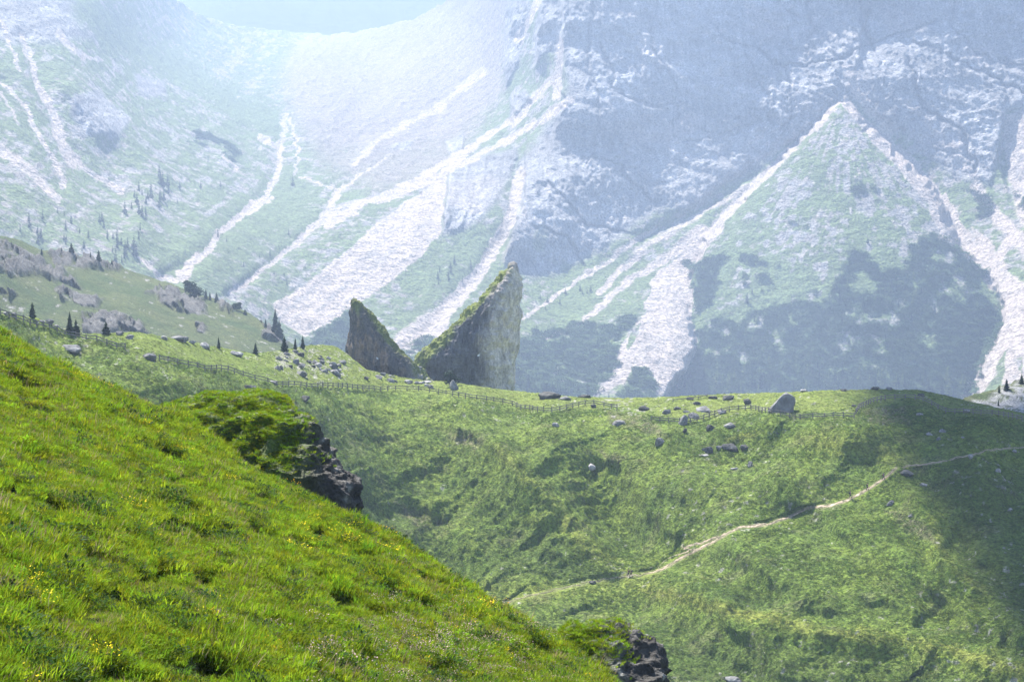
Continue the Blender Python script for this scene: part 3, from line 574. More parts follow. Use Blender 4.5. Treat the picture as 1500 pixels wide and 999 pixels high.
GR_L = C(.16, .19, .055)
def spire_relief(amp):
    def f(P, N, px, py):
        x, y, z = P[..., 0], P[..., 1], P[..., 2]
        flute = fbm(x / 1.6, y / 2.2, z / 14, o=4, seed=271, ridged=True); blk = fbm(x / 5, y / 5, z / 7, o=4, seed=275, ridged=True); fin = fbm(x / .9, y / .9, z / 1.1, o=3, seed=279)
        return P + N * ((1.0 * flute + 1.5 * blk + .35 * fin) * amp)[..., None]
    return f
def big_col(P, N, px, py):
    x, y, z = P[..., 0], P[..., 1], P[..., 2]; n = fbm(x / 3, y / 3, z / 8, o=4, seed=281); f = fbm(x / .8, y, z / 3.5, o=3, seed=283)
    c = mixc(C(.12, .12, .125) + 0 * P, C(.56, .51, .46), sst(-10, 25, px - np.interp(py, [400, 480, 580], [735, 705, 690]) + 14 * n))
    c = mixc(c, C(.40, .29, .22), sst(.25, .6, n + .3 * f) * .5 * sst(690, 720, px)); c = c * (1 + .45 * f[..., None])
    edge = np.interp(px, [600, 625, 650, 700, 725, 745], [545, 522, 500, 452, 428, 405])
    return mixc(c, GR_L * (1 + .3 * n[..., None]), sst(8, -4, (py - edge) - 3 - 12 * n + .12 * (px - 690)) * sst(752, 742, px) * sst(-.75, -.3, f))
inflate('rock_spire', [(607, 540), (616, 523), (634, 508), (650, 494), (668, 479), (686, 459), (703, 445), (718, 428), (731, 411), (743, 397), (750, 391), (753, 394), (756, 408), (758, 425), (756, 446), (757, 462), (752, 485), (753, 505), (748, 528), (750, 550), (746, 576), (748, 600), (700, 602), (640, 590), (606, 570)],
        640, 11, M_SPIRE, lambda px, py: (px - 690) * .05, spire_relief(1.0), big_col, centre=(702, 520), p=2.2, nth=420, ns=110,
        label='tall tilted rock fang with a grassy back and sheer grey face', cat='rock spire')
def small_col(P, N, px, py):
    x, y, z = P[..., 0], P[..., 1], P[..., 2]; n = fbm(x / 3, y / 3, z / 5, o=4, seed=285); f = fbm(x / .8, y, z / 2.5, o=3, seed=287)
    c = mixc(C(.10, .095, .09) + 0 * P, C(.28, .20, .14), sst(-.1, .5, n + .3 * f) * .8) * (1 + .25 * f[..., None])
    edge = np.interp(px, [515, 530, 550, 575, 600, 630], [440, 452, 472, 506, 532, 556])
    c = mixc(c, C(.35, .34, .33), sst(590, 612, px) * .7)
    return mixc(c, GR_L * .8 * (1 + .3 * n[..., None]), sst(14, -2, (py - edge) - 14 * n - 4) * sst(512, 522, px) * sst(-.5, 0., f + .3 * sst(600, 560, px)))
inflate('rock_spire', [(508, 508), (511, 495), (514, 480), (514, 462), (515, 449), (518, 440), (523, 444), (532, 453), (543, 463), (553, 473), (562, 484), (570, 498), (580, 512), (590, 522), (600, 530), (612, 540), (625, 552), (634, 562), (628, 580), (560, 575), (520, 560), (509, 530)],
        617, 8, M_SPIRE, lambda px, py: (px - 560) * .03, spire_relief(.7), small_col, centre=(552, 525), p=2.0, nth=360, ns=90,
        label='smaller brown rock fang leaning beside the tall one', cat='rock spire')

# foreground knolls: turf tops, black broken rock on the right side
def knoll_rel(P, N, px, py):
    x, y, z = P[..., 0], P[..., 1], P[..., 2]
    blk = fbm(x / 1.0, y / 1.0, z / .8, o=5, seed=291, ridged=True, gain=.5); fin = fbm(x / .25, y / .25, z / .2, o=3, seed=293)
    led = fbm(x / 1.5, y / 1.5, z / .22, o=3, seed=295)
    return P + N * (.40 * blk + .06 * fin + .04 * led)[..., None]
def knoll_col(turf):
    def f(P, N, px, py):
        x, y, z = P[..., 0], P[..., 1], P[..., 2]; n = fbm(x / .5, y / .5, z / .4, o=4, seed=297); f2 = fbm(x / .12, y / .12, z / .12, o=2, seed=299)
        c = mixc(C(.04, .037, .033) + 0 * P, C(.095, .092, .085), sst(.0, .5, n)); c = mixc(c, C(.24, .235, .22), sst(.35, .6, n + .2 * f2) * sst(-40, 40, px - turf))
        return mixc(c, C(.07, .10, .02), sst(.3, -.1, N[..., 2] * -1 + .15 + .4 * n) * sst(60, -20, px - turf))
    return f
K1, K1P, K1N = inflate('rocky_knoll', [(240, 606), (262, 597), (300, 590), (345, 586), (385, 584), (412, 590), (432, 603), (448, 618), (462, 630), (474, 650), (484, 668), (500, 684), (508, 700), (517, 714), (516, 735), (514, 760), (500, 820), (380, 800), (270, 720)],
        64.5, 2.6, M_KNOLL, lambda px, py: -(px - 380) * .008 - (py - 600) * .012, knoll_rel, knoll_col(420), centre=(390, 690), nth=420, ns=130, p=1.9, kind='structure')
K2, K2P, K2N = inflate('rocky_knoll', [(800, 938), (830, 928), (860, 922), (885, 919), (905, 924), (922, 935), (942, 944), (955, 958), (965, 972), (968, 995), (975, 1040), (960, 1080), (860, 1080), (800, 1000)],
        50.0, 1.5, M_KNOLL, lambda px, py: -(py - 940) * .012, knoll_rel, knoll_col(862), centre=(888, 995), nth=320, ns=100, p=2.0, kind='structure')

# ------------------------------------------------------------------ plants instanced over points (stuff)
def blades(n, rad, h0, h1, w, lean, seed, seg=3):
    r = np.random.RandomState(seed); V = []; Fc = []
    for i in range(n):
        a = r.uniform(0, 2 * math.pi); q = rad * math.sqrt(r.uniform()); x, y = q * math.cos(a), q * math.sin(a)
        h = r.uniform(h0, h1); b = a + r.uniform(-.8, .8); ln = lean * r.uniform(.3, 1.2) * h; f = r.uniform(0, math.pi)
        wx, wy = math.cos(f) * w * r.uniform(.6, 1.3), math.sin(f) * w * r.uniform(.6, 1.3); k = len(V)
        for j in range(seg):
            t = j / seg; wd = 1 - .6 * t; cx, cy2, cz = x + math.cos(b) * ln * t * t, y + math.sin(b) * ln * t * t, h * (t - .18 * t * t) - .03
            V += [(cx - wx * wd, cy2 - wy * wd, cz), (cx + wx * wd, cy2 + wy * wd, cz)]
        V.append((x + math.cos(b) * ln, y + math.sin(b) * ln, h * .82 - .03))
        for j in range(seg - 1): a0 = k + 2 * j; Fc += [(a0, a0 + 1, a0 + 3), (a0, a0 + 3, a0 + 2)]
        a0 = k + 2 * (seg - 1); Fc.append((a0, a0 + 1, a0 + 2))
    return np.array(V), np.array(Fc)
def leaves(n, rad, h, sz, seed):
    r = np.random.RandomState(seed); V = []; Fc = []
    for i in range(n):
        a = r.uniform(0, 2 * math.pi); q = rad * math.sqrt(r.uniform()); c = np.array([q * math.cos(a), q * math.sin(a), h * r.uniform(.1, 1) * (1 - .5 * (q / rad) ** 2)])
        d = np.array([math.cos(a + r.uniform(-1, 1)), math.sin(a + r.uniform(-1, 1)), r.uniform(-.2, .6)]); d /= np.linalg.norm(d)
        s = np.cross(d, [r.uniform(-.3, .3), r.uniform(-.3, .3), 1]); s /= np.linalg.norm(s); L = sz * r.uniform(.6, 1.3); k = len(V)
        V += [c, c + d * L * .5 + s * L * .3, c + d * L, c + d * L * .5 - s * L * .3]; Fc += [(k, k + 1, k + 2), (k, k + 2, k + 3)]
    return np.array(V), np.array(Fc)
def merge(parts):
    V = []; Fc = []; M = []; k = 0
    for (v, f), mi in parts: V.append(v); Fc.append(f + k); M.append(np.full(len(f), mi)); k += len(v)
    return np.vstack(V), np.vstack(Fc), np.concatenate(M)
def plant(name, parts, mats):
    V, Fc, MI = merge([(p, i) for i, p in enumerate(parts)]); me = raw_mesh(name, V, Fc, smooth=False)
    for m in mats: me.materials.append(m)
    me.polygons.foreach_set('material_index', MI.astype(np.int32)); return me
def scatter(name, pts, rot, scl, meshes, pick, label):
    """one object: points that carry instances of a few plant meshes"""
    me = bpy.data.meshes.new(name); me.vertices.add(len(pts)); me.vertices.foreach_set('co', np.ascontiguousarray(pts, np.float32).ravel())
    for an, ty, fld, arr in (('rot', 'FLOAT_VECTOR', 'vector', rot), ('scl', 'FLOAT_VECTOR', 'vector', scl), ('pick', 'INT', 'value', pick)):
        a = me.attributes.new(an, ty, 'POINT'); a.data.foreach_set(fld, np.ascontiguousarray(arr, np.int32 if ty == 'INT' else np.float32).ravel())
    src = bpy.data.collections.new(name + '_kinds')
    for i, m in enumerate(meshes): src.objects.link(bpy.data.objects.new('%s_%02d' % (name, i), m))
    o = link(name, me, kind='stuff', label=label)
    g = bpy.data.node_groups.new(name, 'GeometryNodeTree')
    g.interface.new_socket('Geometry', in_out='INPUT', socket_type='NodeSocketGeometry'); g.interface.new_socket('Geometry', in_out='OUTPUT', socket_type='NodeSocketGeometry')
    n = g.nodes; gi = n.new('NodeGroupInput'); go = n.new('NodeGroupOutput'); ip = n.new('GeometryNodeInstanceOnPoints'); ci = n.new('GeometryNodeCollectionInfo')
    ci.inputs['Collection'].default_value = src; ci.inputs['Separate Children'].default_value = True; ci.inputs['Reset Children'].default_value = True
    ip.inputs['Pick Instance'].default_value = True
    def na(nm, ty):
        q = n.new('GeometryNodeInputNamedAttribute'); q.data_type = ty; q.inputs['Name'].default_value = nm; return q.outputs['Attribute']
    L = g.links; L.new(gi.outputs[0], ip.inputs['Points']); L.new(ci.outputs[0], ip.inputs['Instance']); L.new(na('pick', 'INT'), ip.inputs['Instance Index'])
    L.new(na('rot', 'FLOAT_VECTOR'), ip.inputs['Rotation']); L.new(na('scl', 'FLOAT_VECTOR'), ip.inputs['Scale']); L.new(ip.outputs[0], go.inputs[0])
    md = o.modifiers.new('scatter', 'NODES'); md.node_group = g; return o
def cell_sample(Lr, n, rs, px0, px1, py1, dens=None, w_area=1.0):
    """random photo positions on a layer, spread evenly over its real area"""
    P = Lr.P; e1 = P[1:, :-1] - P[:-1, :-1]; e2 = P[:-1, 1:] - P[:-1, :-1]; ar = np.abs(np.cross(e1, e2)[..., 2]) ** w_area
    pxg = np.repeat(Lr.px[None, :-1], P.shape[0] - 1, 0); s = Lr.s(pxg); pyg = s + (Lr.bottom - s) * Lr.t[:-1, None]
    ar = ar * ((pxg > px0) & (pxg < px1) & (pyg < py1))
    if dens is not None: ar = ar * dens(P[:-1, :-1], pxg, pyg)
    c = np.cumsum(ar.ravel()); i = np.searchsorted(c, rs.uniform(0, c[-1], n)); r, q = np.unravel_index(np.clip(i, 0, ar.size - 1), ar.shape)
    u, v = rs.uniform(0, 1, n)[:, None], rs.uniform(0, 1, n)[:, None]
    pts = P[r, q] * (1 - u) * (1 - v) + P[r + 1, q] * u * (1 - v) + P[r, q + 1] * (1 - u) * v + P[r + 1, q + 1] * u * v
    return pts, pxg[r, q], pyg[r, q]
rs = np.random.RandomState(11)
def up(m, z): return (m[0] + np.array([0, 0, z]), m[1])
G = [plant('tuft', [blades(80, .23, .05, .14, .0060, .7, 1)], [M_GRASS]), plant('tuft', [blades(80, .24, .05, .12, .0065, .8, 2)], [M_GRASSY]), plant('tuft', [blades(80, .17, .08, .19, .0055, .6, 3)], [M_GRASS]),
     plant('herb', [leaves(90, .24, .10, .045, 4), blades(30, .2, .05, .13, .006, .6, 5)], [M_GRASSD, M_GRASS]), plant('herb', [leaves(90, .24, .09, .036, 6), blades(40, .22, .06, .14, .006, .7, 7)], [M_GRASS, M_GRASSY]),
     plant('straw', [blades(26, .22, .12, .24, .004, .5, 8), blades(50, .22, .05, .13, .006, .7, 9)], [M_STRAW, M_GRASSY]),
     plant('flower', [blades(60, .22, .05, .13, .006, .6, 10), up(leaves(30, .20, .0, .026, 12), .12)], [M_GRASS, M_YELLOW]),
     plant('flower', [leaves(60, .22, .09, .04, 13), up(leaves(40, .22, .03, .022, 14), .09)], [M_GRASSD, M_PINK])]
pts, qx, qy = cell_sample(LF, 100000, rs, -60, 930, 1060, w_area=.75)
n1 = fbm(pts[:, 0] / .8, pts[:, 1] / 1.2, o=3, seed=301); n2 = fbm(pts[:, 0] / .4 + 40, pts[:, 1] / .6, o=3, seed=305); hol = sst(.16, .34, fbm(pts[:, 0] / .7 + 5, pts[:, 1] / 1.3, o=3, seed=259))
u = rs.uniform(0, 1, len(pts)); pick = np.where(u < .42, 0, np.where(u < .72, 1, 2)); pick = np.where((n2 > .28) & (u < .35), 3, pick); pick = np.where((n2 < -.1) & (u > .7), 4, pick); pick = np.where(((n1 < -.3) & (u > .85)) | (u > .965), 5, pick)
yc = np.zeros(len(pts))
for cx, cy2, w in ((238, 640, 14), (222, 620, 14), (275, 655, 16), (120, 945, 16), (150, 965, 18), (90, 985, 14), (300, 910, 10), (560, 800, 25), (620, 850, 20), (700, 900, 25), (30, 860, 18), (390, 960, 16), (450, 780, 25), (510, 790, 20), (100, 780, 14)):
    yc = np.maximum(yc, np.exp(-((qx - cx) ** 2 + ((qy - cy2) * 1.4) ** 2) / w ** 2))
v = rs.uniform(0, 1, len(pts)); pick = np.where(v < .0015 + .05 * yc, 6, pick)
pk = np.exp(-(((qx - 640) / 150) ** 2 + ((qy - 960) / 50) ** 2)); pick = np.where((v > 1 - .14 * pk), 7, pick)
s = (.7 + .7 * rs.uniform(0, 1, len(pts)) ** 2) * (1 + .6 * n1) * (1 - .97 * hol); scl = np.stack([s * 1.05, s * 1.05, s * (1 + .3 * n1)], -1)
rot = np.stack([rs.normal(0, .16, len(pts)), .28 + rs.normal(0, .16, len(pts)), rs.uniform(0, 6.28, len(pts)) * 0 + rs.normal(0, .9, len(pts))], -1)
scatter('meadow_grass', pts, rot, scl, G, pick, 'sunlit green meadow grass with yellow flowers on the near slope')
# turf on the knolls
def knoll_turf(P, N, turf, n, seed):
    r = np.random.RandomState(seed); f = P.reshape(-1, 3); nn = N.reshape(-1, 3); q = fbm(f[:, 0] / .5, f[:, 1] / .5, f[:, 2] / .4, o=3, seed=311)
    w = np.clip(nn[:, 2] + .7 * q - .5, 0, 1) * (nn[:, 1] < .7); px = 749.5 + F * f[:, 0] / f[:, 1]; w = w * sst(70, -30, px - turf + 60 * q)
    P4 = P; ar = np.linalg.norm(np.cross(np.roll(P4, -1, 1) - P4, np.gradient(P4, axis=0)), axis=-1).ravel(); c = np.cumsum(w * ar)
    i = np.searchsorted(c, r.uniform(0, c[-1], n)); i = np.clip(i, 0, len(f) - 1); return f[i] - nn[i] * .02
kp = np.vstack([knoll_turf(K1P, K1N, 420, 4200, 1), knoll_turf(K2P, K2N, 880, 1100, 2)]); n = len(kp)
s = rs.uniform(.4, .75, n)
scatter('knoll_turf', kp, np.stack([rs.normal(0, .2, n), rs.normal(.1, .2, n), rs.uniform(0, 6.28, n)], -1), np.stack([s, s, s], -1), G[:6], rs.choice([0, 0, 1, 2], n), 'long turf hanging over the dark rocky knolls')
# tussocks over the green hills
TU = [plant('tussock', [blades(26, .45, .25, .55, .05, .9, 21, 2)], [M_TUSS]), plant('tussock', [leaves(36, .6, .40, .22, 22)], [M_TUSS]), plant('heath', [leaves(40, .7, .42, .22, 23)], [M_GRASSD])]
def hd(P, px, py):
    return (1 - .85 * shelf(px, py)) * (1 - path_mask(px, py, 5)) * (.25 + np.clip(fbm(P[..., 0] / 10, P[..., 1] / 10, o=3, seed=315) + .3, 0, 1))
pts, qx, qy = cell_sample(LH, 90000, rs, -40, 1520, 1010, dens=hd, w_area=.8); n = len(pts); s = rs.uniform(.3, .85, n)
scatter('hill_tussocks', pts, np.stack([rs.normal(0, .15, n), rs.normal(0, .15, n), rs.uniform(0, 6.28, n)], -1), np.stack([s, s, s * .8], -1), TU, rs.choice([0, 0, 0, 1, 2], n), 'rough tussocks and low heath covering the green hillsides')
# dwarf pine over the mountain feet
SB = [plant('dwarf_pine', [leaves(70, 2.2, 1.9, 1.0, 31 + i)], [M_SCRUB]) for i in range(3)]
def sd(P, px, py): return scrubmask(px, py, P[..., 0] / MU, P[..., 1] / MU, P[..., 2] / MU) ** 2
pts, qx, qy = cell_sample(LM, 24000, rs, -20, 1530, 600, dens=sd, w_area=1.0); n = len(pts); s = rs.uniform(.35, 1.0, n) ** 1.5 * 1.5 * 1.7
scatter('dwarf_pine_scrub', pts, np.stack([rs.normal(0, .1, n), rs.normal(0, .1, n), rs.uniform(0, 6.28, n)], -1), np.stack([s, s, s * .9], -1), SB, rs.randint(0, 3, n), 'dark carpet of dwarf pine over the foot of the mountain')

# ------------------------------------------------------------------ conifers (one top-level tree each: trunk, crown)
def conifer_mesh(seed, h=1.0, wide=.22, low=False, ragged=.3):
    """unit-height tree: (trunk, crown)"""
    r = np.random.RandomState(seed); V = []; Fc = []
    lv = 9 if low else 17; nb = 6 if low else 9
    for i in range(lv):
        t = i / (lv - 1); z0 = .10 + .86 * t; R = wide * (1 - t) ** .8 * (1 + r.uniform(-ragged, ragged)) + .012
        for j in range(nb):
            a = 2 * math.pi * (j + r.uniform(-.35, .35)) / nb + i * 1.3; L = R * r.uniform(.65, 1.15); drop = .35 * L; zz = z0 + r.uniform(-.02, .02)
            ca, sa = math.cos(a), math.sin(a); tx, ty = -sa, ca; w = L * r.uniform(.28, .42); k = len(V)
            V += [(0, 0, zz + .03), (ca * L * .55 + tx * w, sa * L * .55 + ty * w, zz - drop * .35), (ca * L, sa * L, zz - drop * .6), (ca * L * .55 - tx * w, sa * L * .55 - ty * w, zz - drop * .35), (ca * L * .6, sa * L * .6, zz - drop * 1.5 - .02)]
            Fc += [(k, k + 1, k + 2), (k, k + 2, k + 3), (k + 1, k + 4, k + 3)]
    crown = raw_mesh('crown', V, np.array(Fc), smooth=False)
    n = 6; rr = [(0, .018), (.4, .012), (.97, .002)]; tv = [(q * math.cos(2 * math.pi * j / n), q * math.sin(2 * math.pi * j / n), z) for z, q in rr for j in range(n)]
    trunk = raw_mesh('trunk', np.array(tv), grid_faces(3, n, wrap=True)); return trunk, crown
def round_mesh(seed):
    r = np.random.RandomState(seed); V = []; Fc = []
    for b in range(9):
        c = np.array([r.normal(0, .13), r.normal(0, .13), r.uniform(.3, .82)]); R = r.uniform(.14, .24)
        for i in range(60):
            d = r.normal(0, 1, 3); d /= np.linalg.norm(d); p = c + d * R * r.uniform(.75, 1.1); s = np.cross(d, r.normal(0, 1, 3)); s /= np.linalg.norm(s); q = np.cross(s, d + r.normal(0, .5, 3)); q /= np.linalg.norm(q); k = len(V); e = .07
            V += [p + s * e, p + q * e, p - s * e]; Fc.append((k, k + 1, k + 2))
    tr, _ = conifer_mesh(seed, low=True); return tr, raw_mesh('crown', np.array(V), np.array(Fc), smooth=False)
TREES = [conifer_mesh(i, wide=w, ragged=g) for i, (w, g) in enumerate(((.20, .3), (.26, .4), (.17, .25), (.30, .45)))]
LOWT = [conifer_mesh(20 + i, wide=w, low=True, ragged=.35) for i, w in enumerate((.18, .24, .21))]
ROUND = [round_mesh(40), round_mesh(41)]
for kk, mm in ((TREES, M_NEEDLE), (LOWT, M_NEEDLE), (ROUND, M_NEEDLE)):
    for tr, crn in kk: tr.materials.append(M_BARK); crn.materials.append(mm)
LARCH = []
for i in range(2):
    tr, crn = conifer_mesh(60 + i, wide=.24, low=True, ragged=.5); tr.materials.append(M_BARK); crn.materials.append(M_NEEDLE2); LARCH.append((tr, crn))
def tree(kind, Lr, px, py, hpx, label, group, name='conifer_tree', parts=True, wide=1.0, seed=0):
    p = surf(Lr, px, py); h = hpx * p[1] / F
    o = bpy.data.objects.new(name, None if parts else kind[1]); COL.objects.link(o)
    o.location = (p[0], p[1], p[2] - .03 * h); o.scale = (h * wide, h * wide, h); o.rotation_euler = (0, 0, (px * 7.3 + py) % 6.28); o.empty_display_size = .3
    tagit(o, label, 'tree', group)
    if parts:
        o.scale = (h * wide * 1.2, h * wide * 1.2, h)
        for nm, me in (('trunk', kind[0]), ('crown', kind[1])):
            c = bpy.data.objects.new(nm, me); COL.objects.link(c); c.parent = o
    return o
GA = 'conifers on the left hill and the fence meadow'
for k, L_, x, y, h, lab, w in (
    (TREES[1], LH, 48, 466, 24, 'lone dark conifer beside the pale rocks at the left end of the fence', 1),
    (TREES[0], LH, 103, 488, 32, 'tall conifer with a smaller one against it above the left fence', 1), (TREES[3], LH, 112, 489, 24, 'shorter bushy conifer leaning on the taller one above the left fence', 1),
    (TREES[3], LH, 155, 489, 20, 'broad low conifer before the grey ledge above the left fence', 1.2),
    (TREES[2], LH, 320, 510, 18, 'slim lone conifer on the meadow crest between two pale boulders', 1), (TREES[1], LH, 374, 518, 18, 'short dark conifer on the dip of the meadow crest', 1),
    (TREES[1], LH, 416, 515, 24, 'largest of three dark conifers just left of the stony mound', 1.1), (TREES[2], LH, 432, 512, 18, 'smallest of three dark conifers just left of the stony mound', 1), (TREES[0], LH, 443, 511, 21, 'conifer of the trio standing closest to the stony mound', 1),
    (TREES[0], LL, 404, 492, 38, 'tall dark spruce at the low end of the left hill ridge', 1), (TREES[3], LL, 411, 497, 28, 'wide spruce crowded against the tall one at the end of the ridge', 1),
    (TREES[2], LL, 388, 480, 14, 'tiny conifer just uphill of the tall ridge end spruces', 1),
    (ROUND[0], LL, 277, 433, 24, 'rounded dark pine highest in the clump on the left hill ridge', 1.2), (ROUND[1], LL, 287, 437, 18, 'low rounded pine in the clump on the left hill ridge', 1.4),
    (TREES[0], LL, 300, 438, 16, 'pointed conifer right after the rounded pines on the ridge', 1.1), (TREES[2], LL, 306, 440, 14, 'narrow conifer between the rounded pines and the ridge rocks', 1), (TREES[1], LL, 316, 443, 15, 'conifer at the upper edge of the ridge rocks', 1),
    (ROUND[0], LL, 345, 455, 14, 'dark bush like pine on the ridge below the rocks', 1.5), (TREES[3], LL, 357, 462, 10, 'small shrubby conifer low on the ridge below the rocks', 1.2),
    (TREES[1], LL, 62, 374, 9, 'small dark conifer on the grass behind the jagged crag', 1.1), (TREES[3], LL, 106, 378, 16, 'bushy conifer on the skyline of the left hill', 1.1), (TREES[2], LL, 133, 386, 9, 'very small conifer on the left hill skyline', 1),
    (TREES[1], LL, 145, 392, 17, 'darkest conifer among the skyline stones of the left hill', 1.1), (TREES[0], LL, 164, 395, 11, 'small pointed conifer at the right end of the skyline stones', 1.1), (TREES[2], LL, 92, 374, 7, 'tiny conifer left of the bushy skyline conifer', 1),
    (TREES[1], LR, 1474, 572, 18, 'upright dark pine on the stony slope at the right edge', 1.1), (TREES[1], LR, 1496, 560, 15, 'dark pine cut by the right edge of the view', 1.2), (TREES[2], LR, 1463, 576, 12, 'little pine just left of the upright one on the stony slope', 1.1), (TREES[2], LR, 1462, 596, 10, 'faint small pine lower down the stony slope', 1),
    (ROUND[1], LH, 661, 566, 24, 'dark round pine at the foot of the tall rock fang', 1)):
    tree(k, L_, x, y, h, lab, GA if x < 500 else None, wide=w)
def inpoly(rs_, pts, n):
    p = np.array(pts, float); out = []
    while len(out) < n:
        q = np.array([[rs_.uniform(*np.array([p[:, 0].min(), p[:, 0].max()])), rs_.uniform(*np.array([p[:, 1].min(), p[:, 1].max()]))]])
        if poly(q[:, 0], q[:, 1], pts, .01)[0] > .5: out.append(q[0])
    return out
tr_ = np.random.RandomState(5)
for pts, n, h0, h1, lab, grp, kinds in (
    ([(185, 300), (215, 262), (245, 258), (250, 290), (215, 320), (200, 390), (165, 388), (170, 330)], 34, 12, 26, ' in the hazy stand on the left valley side', 'conifers of the hazy stand on the left valley side', LOWT),
    ([(0, 335), (90, 310), (170, 320), (185, 388), (120, 375), (30, 350)], 26, 8, 18, ' among the stones above the left hill', 'conifers among the stones above the left hill', LOWT),
    ([(255, 250), (400, 300), (470, 400), (440, 440), (360, 420), (260, 300)], 14, 6, 13, ' alone on the green valley floor', 'scattered conifers on the valley floor', LOWT),
    ([(635, 400), (675, 380), (700, 400), (670, 425), (640, 430)], 12, 8, 15, ' on the green patch behind the two rock fangs', 'conifers behind the two rock fangs', LOWT),
    ([(1000, 555), (1100, 548), (1200, 550), (1300, 545), (1420, 560), (1420, 590), (1000, 590)], 70, 12, 30, ' in the fringe at the foot of the scree cone', 'conifers at the foot of the scree cone', LOWT + LARCH),
    ([(750, 555), (800, 560), (870, 575), (870, 592), (750, 590)], 26, 12, 26, ' in the row beyond the tall rock fang', 'conifers right of the tall rock fang', LOWT),
    ([(890, 570), (955, 570), (955, 595), (890, 595)], 8, 10, 18, ' between the two white scree tongues', 'conifers between the scree tongues', LOWT),
    ([(780, 440), (850, 410), (880, 430), (820, 480)], 10, 7, 13, ' on the green shoulder under the rock wall', 'conifers on the shoulder under the rock wall', LOWT),
    ([(1040, 420), (1250, 330), (1340, 380), (1400, 480), (1300, 540), (1060, 540)], 36, 9, 19, ' rising from the dwarf pine on the cone', 'conifers scattered over the scree cone', LOWT + LARCH),
    ([(760, 480), (860, 490), (870, 540), (770, 540)], 10, 8, 14, ' in the dwarf pine beside the white scree tongue', 'conifers left of the scree tongue', LOWT)):
    for q in inpoly(tr_, pts, n):
        kd = kinds[tr_.randint(len(kinds))]; hh = tr_.uniform(h0, h1); wd_ = tr_.uniform(.8, 1.25); f = (hh - h0) / (h1 - h0)
        size = 'tall' if f > .75 else 'short' if f < .3 else 'wide' if wd_ > 1.1 else 'slim' if wd_ < .9 else 'medium sized'
        lb = (size + ' pale green larch' if kd in LARCH else size + ' dark conifer') + lab
        tree(kd, LM, q[0], q[1], hh, lb, grp, parts=False, wide=wd_)
tree(LOWT[1], LM, 428, 272, 18, 'solitary conifer beside the dry stream bed in the valley', None, parts=False)
tree(LOWT[2], LM, 320, 350, 14, 'lone conifer above the bright ravine on the valley floor', None, parts=False)

# ------------------------------------------------------------------ boulders
import bmesh
def boulder_mesh(seed, sub=4, flat=.75):
    bm = bmesh.new(); bmesh.ops.create_icosphere(bm, subdivisions=sub, radius=1.0)
    V = np.array([v.co[:] for v in bm.verts]); Fc = np.array([[v.index for v in f.verts] for f in bm.faces]); bm.free()
    r = np.random.RandomState(seed); R = np.full(len(V), 1.0)
    for i in range(11):
        d = r.normal(0, 1, 3); d /= np.linalg.norm(d); k = r.uniform(.45, .8); dt = V @ d; R = np.minimum(R, np.where(dt > .05, k / np.maximum(dt, .05), 9))
    o = r.uniform(0, 50); R = R * (1 + .10 * fbm(V[:, 0] * 2 + o, V[:, 1] * 2, V[:, 2] * 2, o=4, seed=321, ridged=True))
    V = V * R[:, None] * np.array([1, .8, flat]); return raw_mesh('boulder', V, Fc, smooth=False)
BM = {m.name: [boulder_mesh(100 + 17 * i + j, sub=3, flat=(.6, .8, .95)[j % 3]) for j in range(6)] for i, m in enumerate((M_ROCK, M_ROCKD, M_ROCKL))}
for m in (M_ROCK, M_ROCKD, M_ROCKL):
    for me in BM[m.name]: me.materials.append(m)
bi = 0
def boulder(Lr, px, py, wpx, asp, m, label, group=None, rot=None):
    """px,py = middle of its foot; wpx = width and asp = height/width as seen"""
    global bi; bi += 1
    p = surf(Lr, px, py); w = wpx * p[1] / F / 2 * 1.18; me = BM[m.name][bi % 6]; fl = (.6, .8, .95)[(bi % 6) % 3]
    o = bpy.data.objects.new('boulder', me); COL.objects.link(o); hz = w * asp / fl * 1.25
    o.scale = (w, w, hz); o.location = (p[0], p[1] + .3 * w, p[2] + hz * fl * .28); o.rotation_euler = (0, 0, (bi * 2.4) % 6.28 if rot is None else rot)
    tagit(o, label, 'boulder', group); return o
A, B, Cc = M_ROCK, M_ROCKD, M_ROCKL
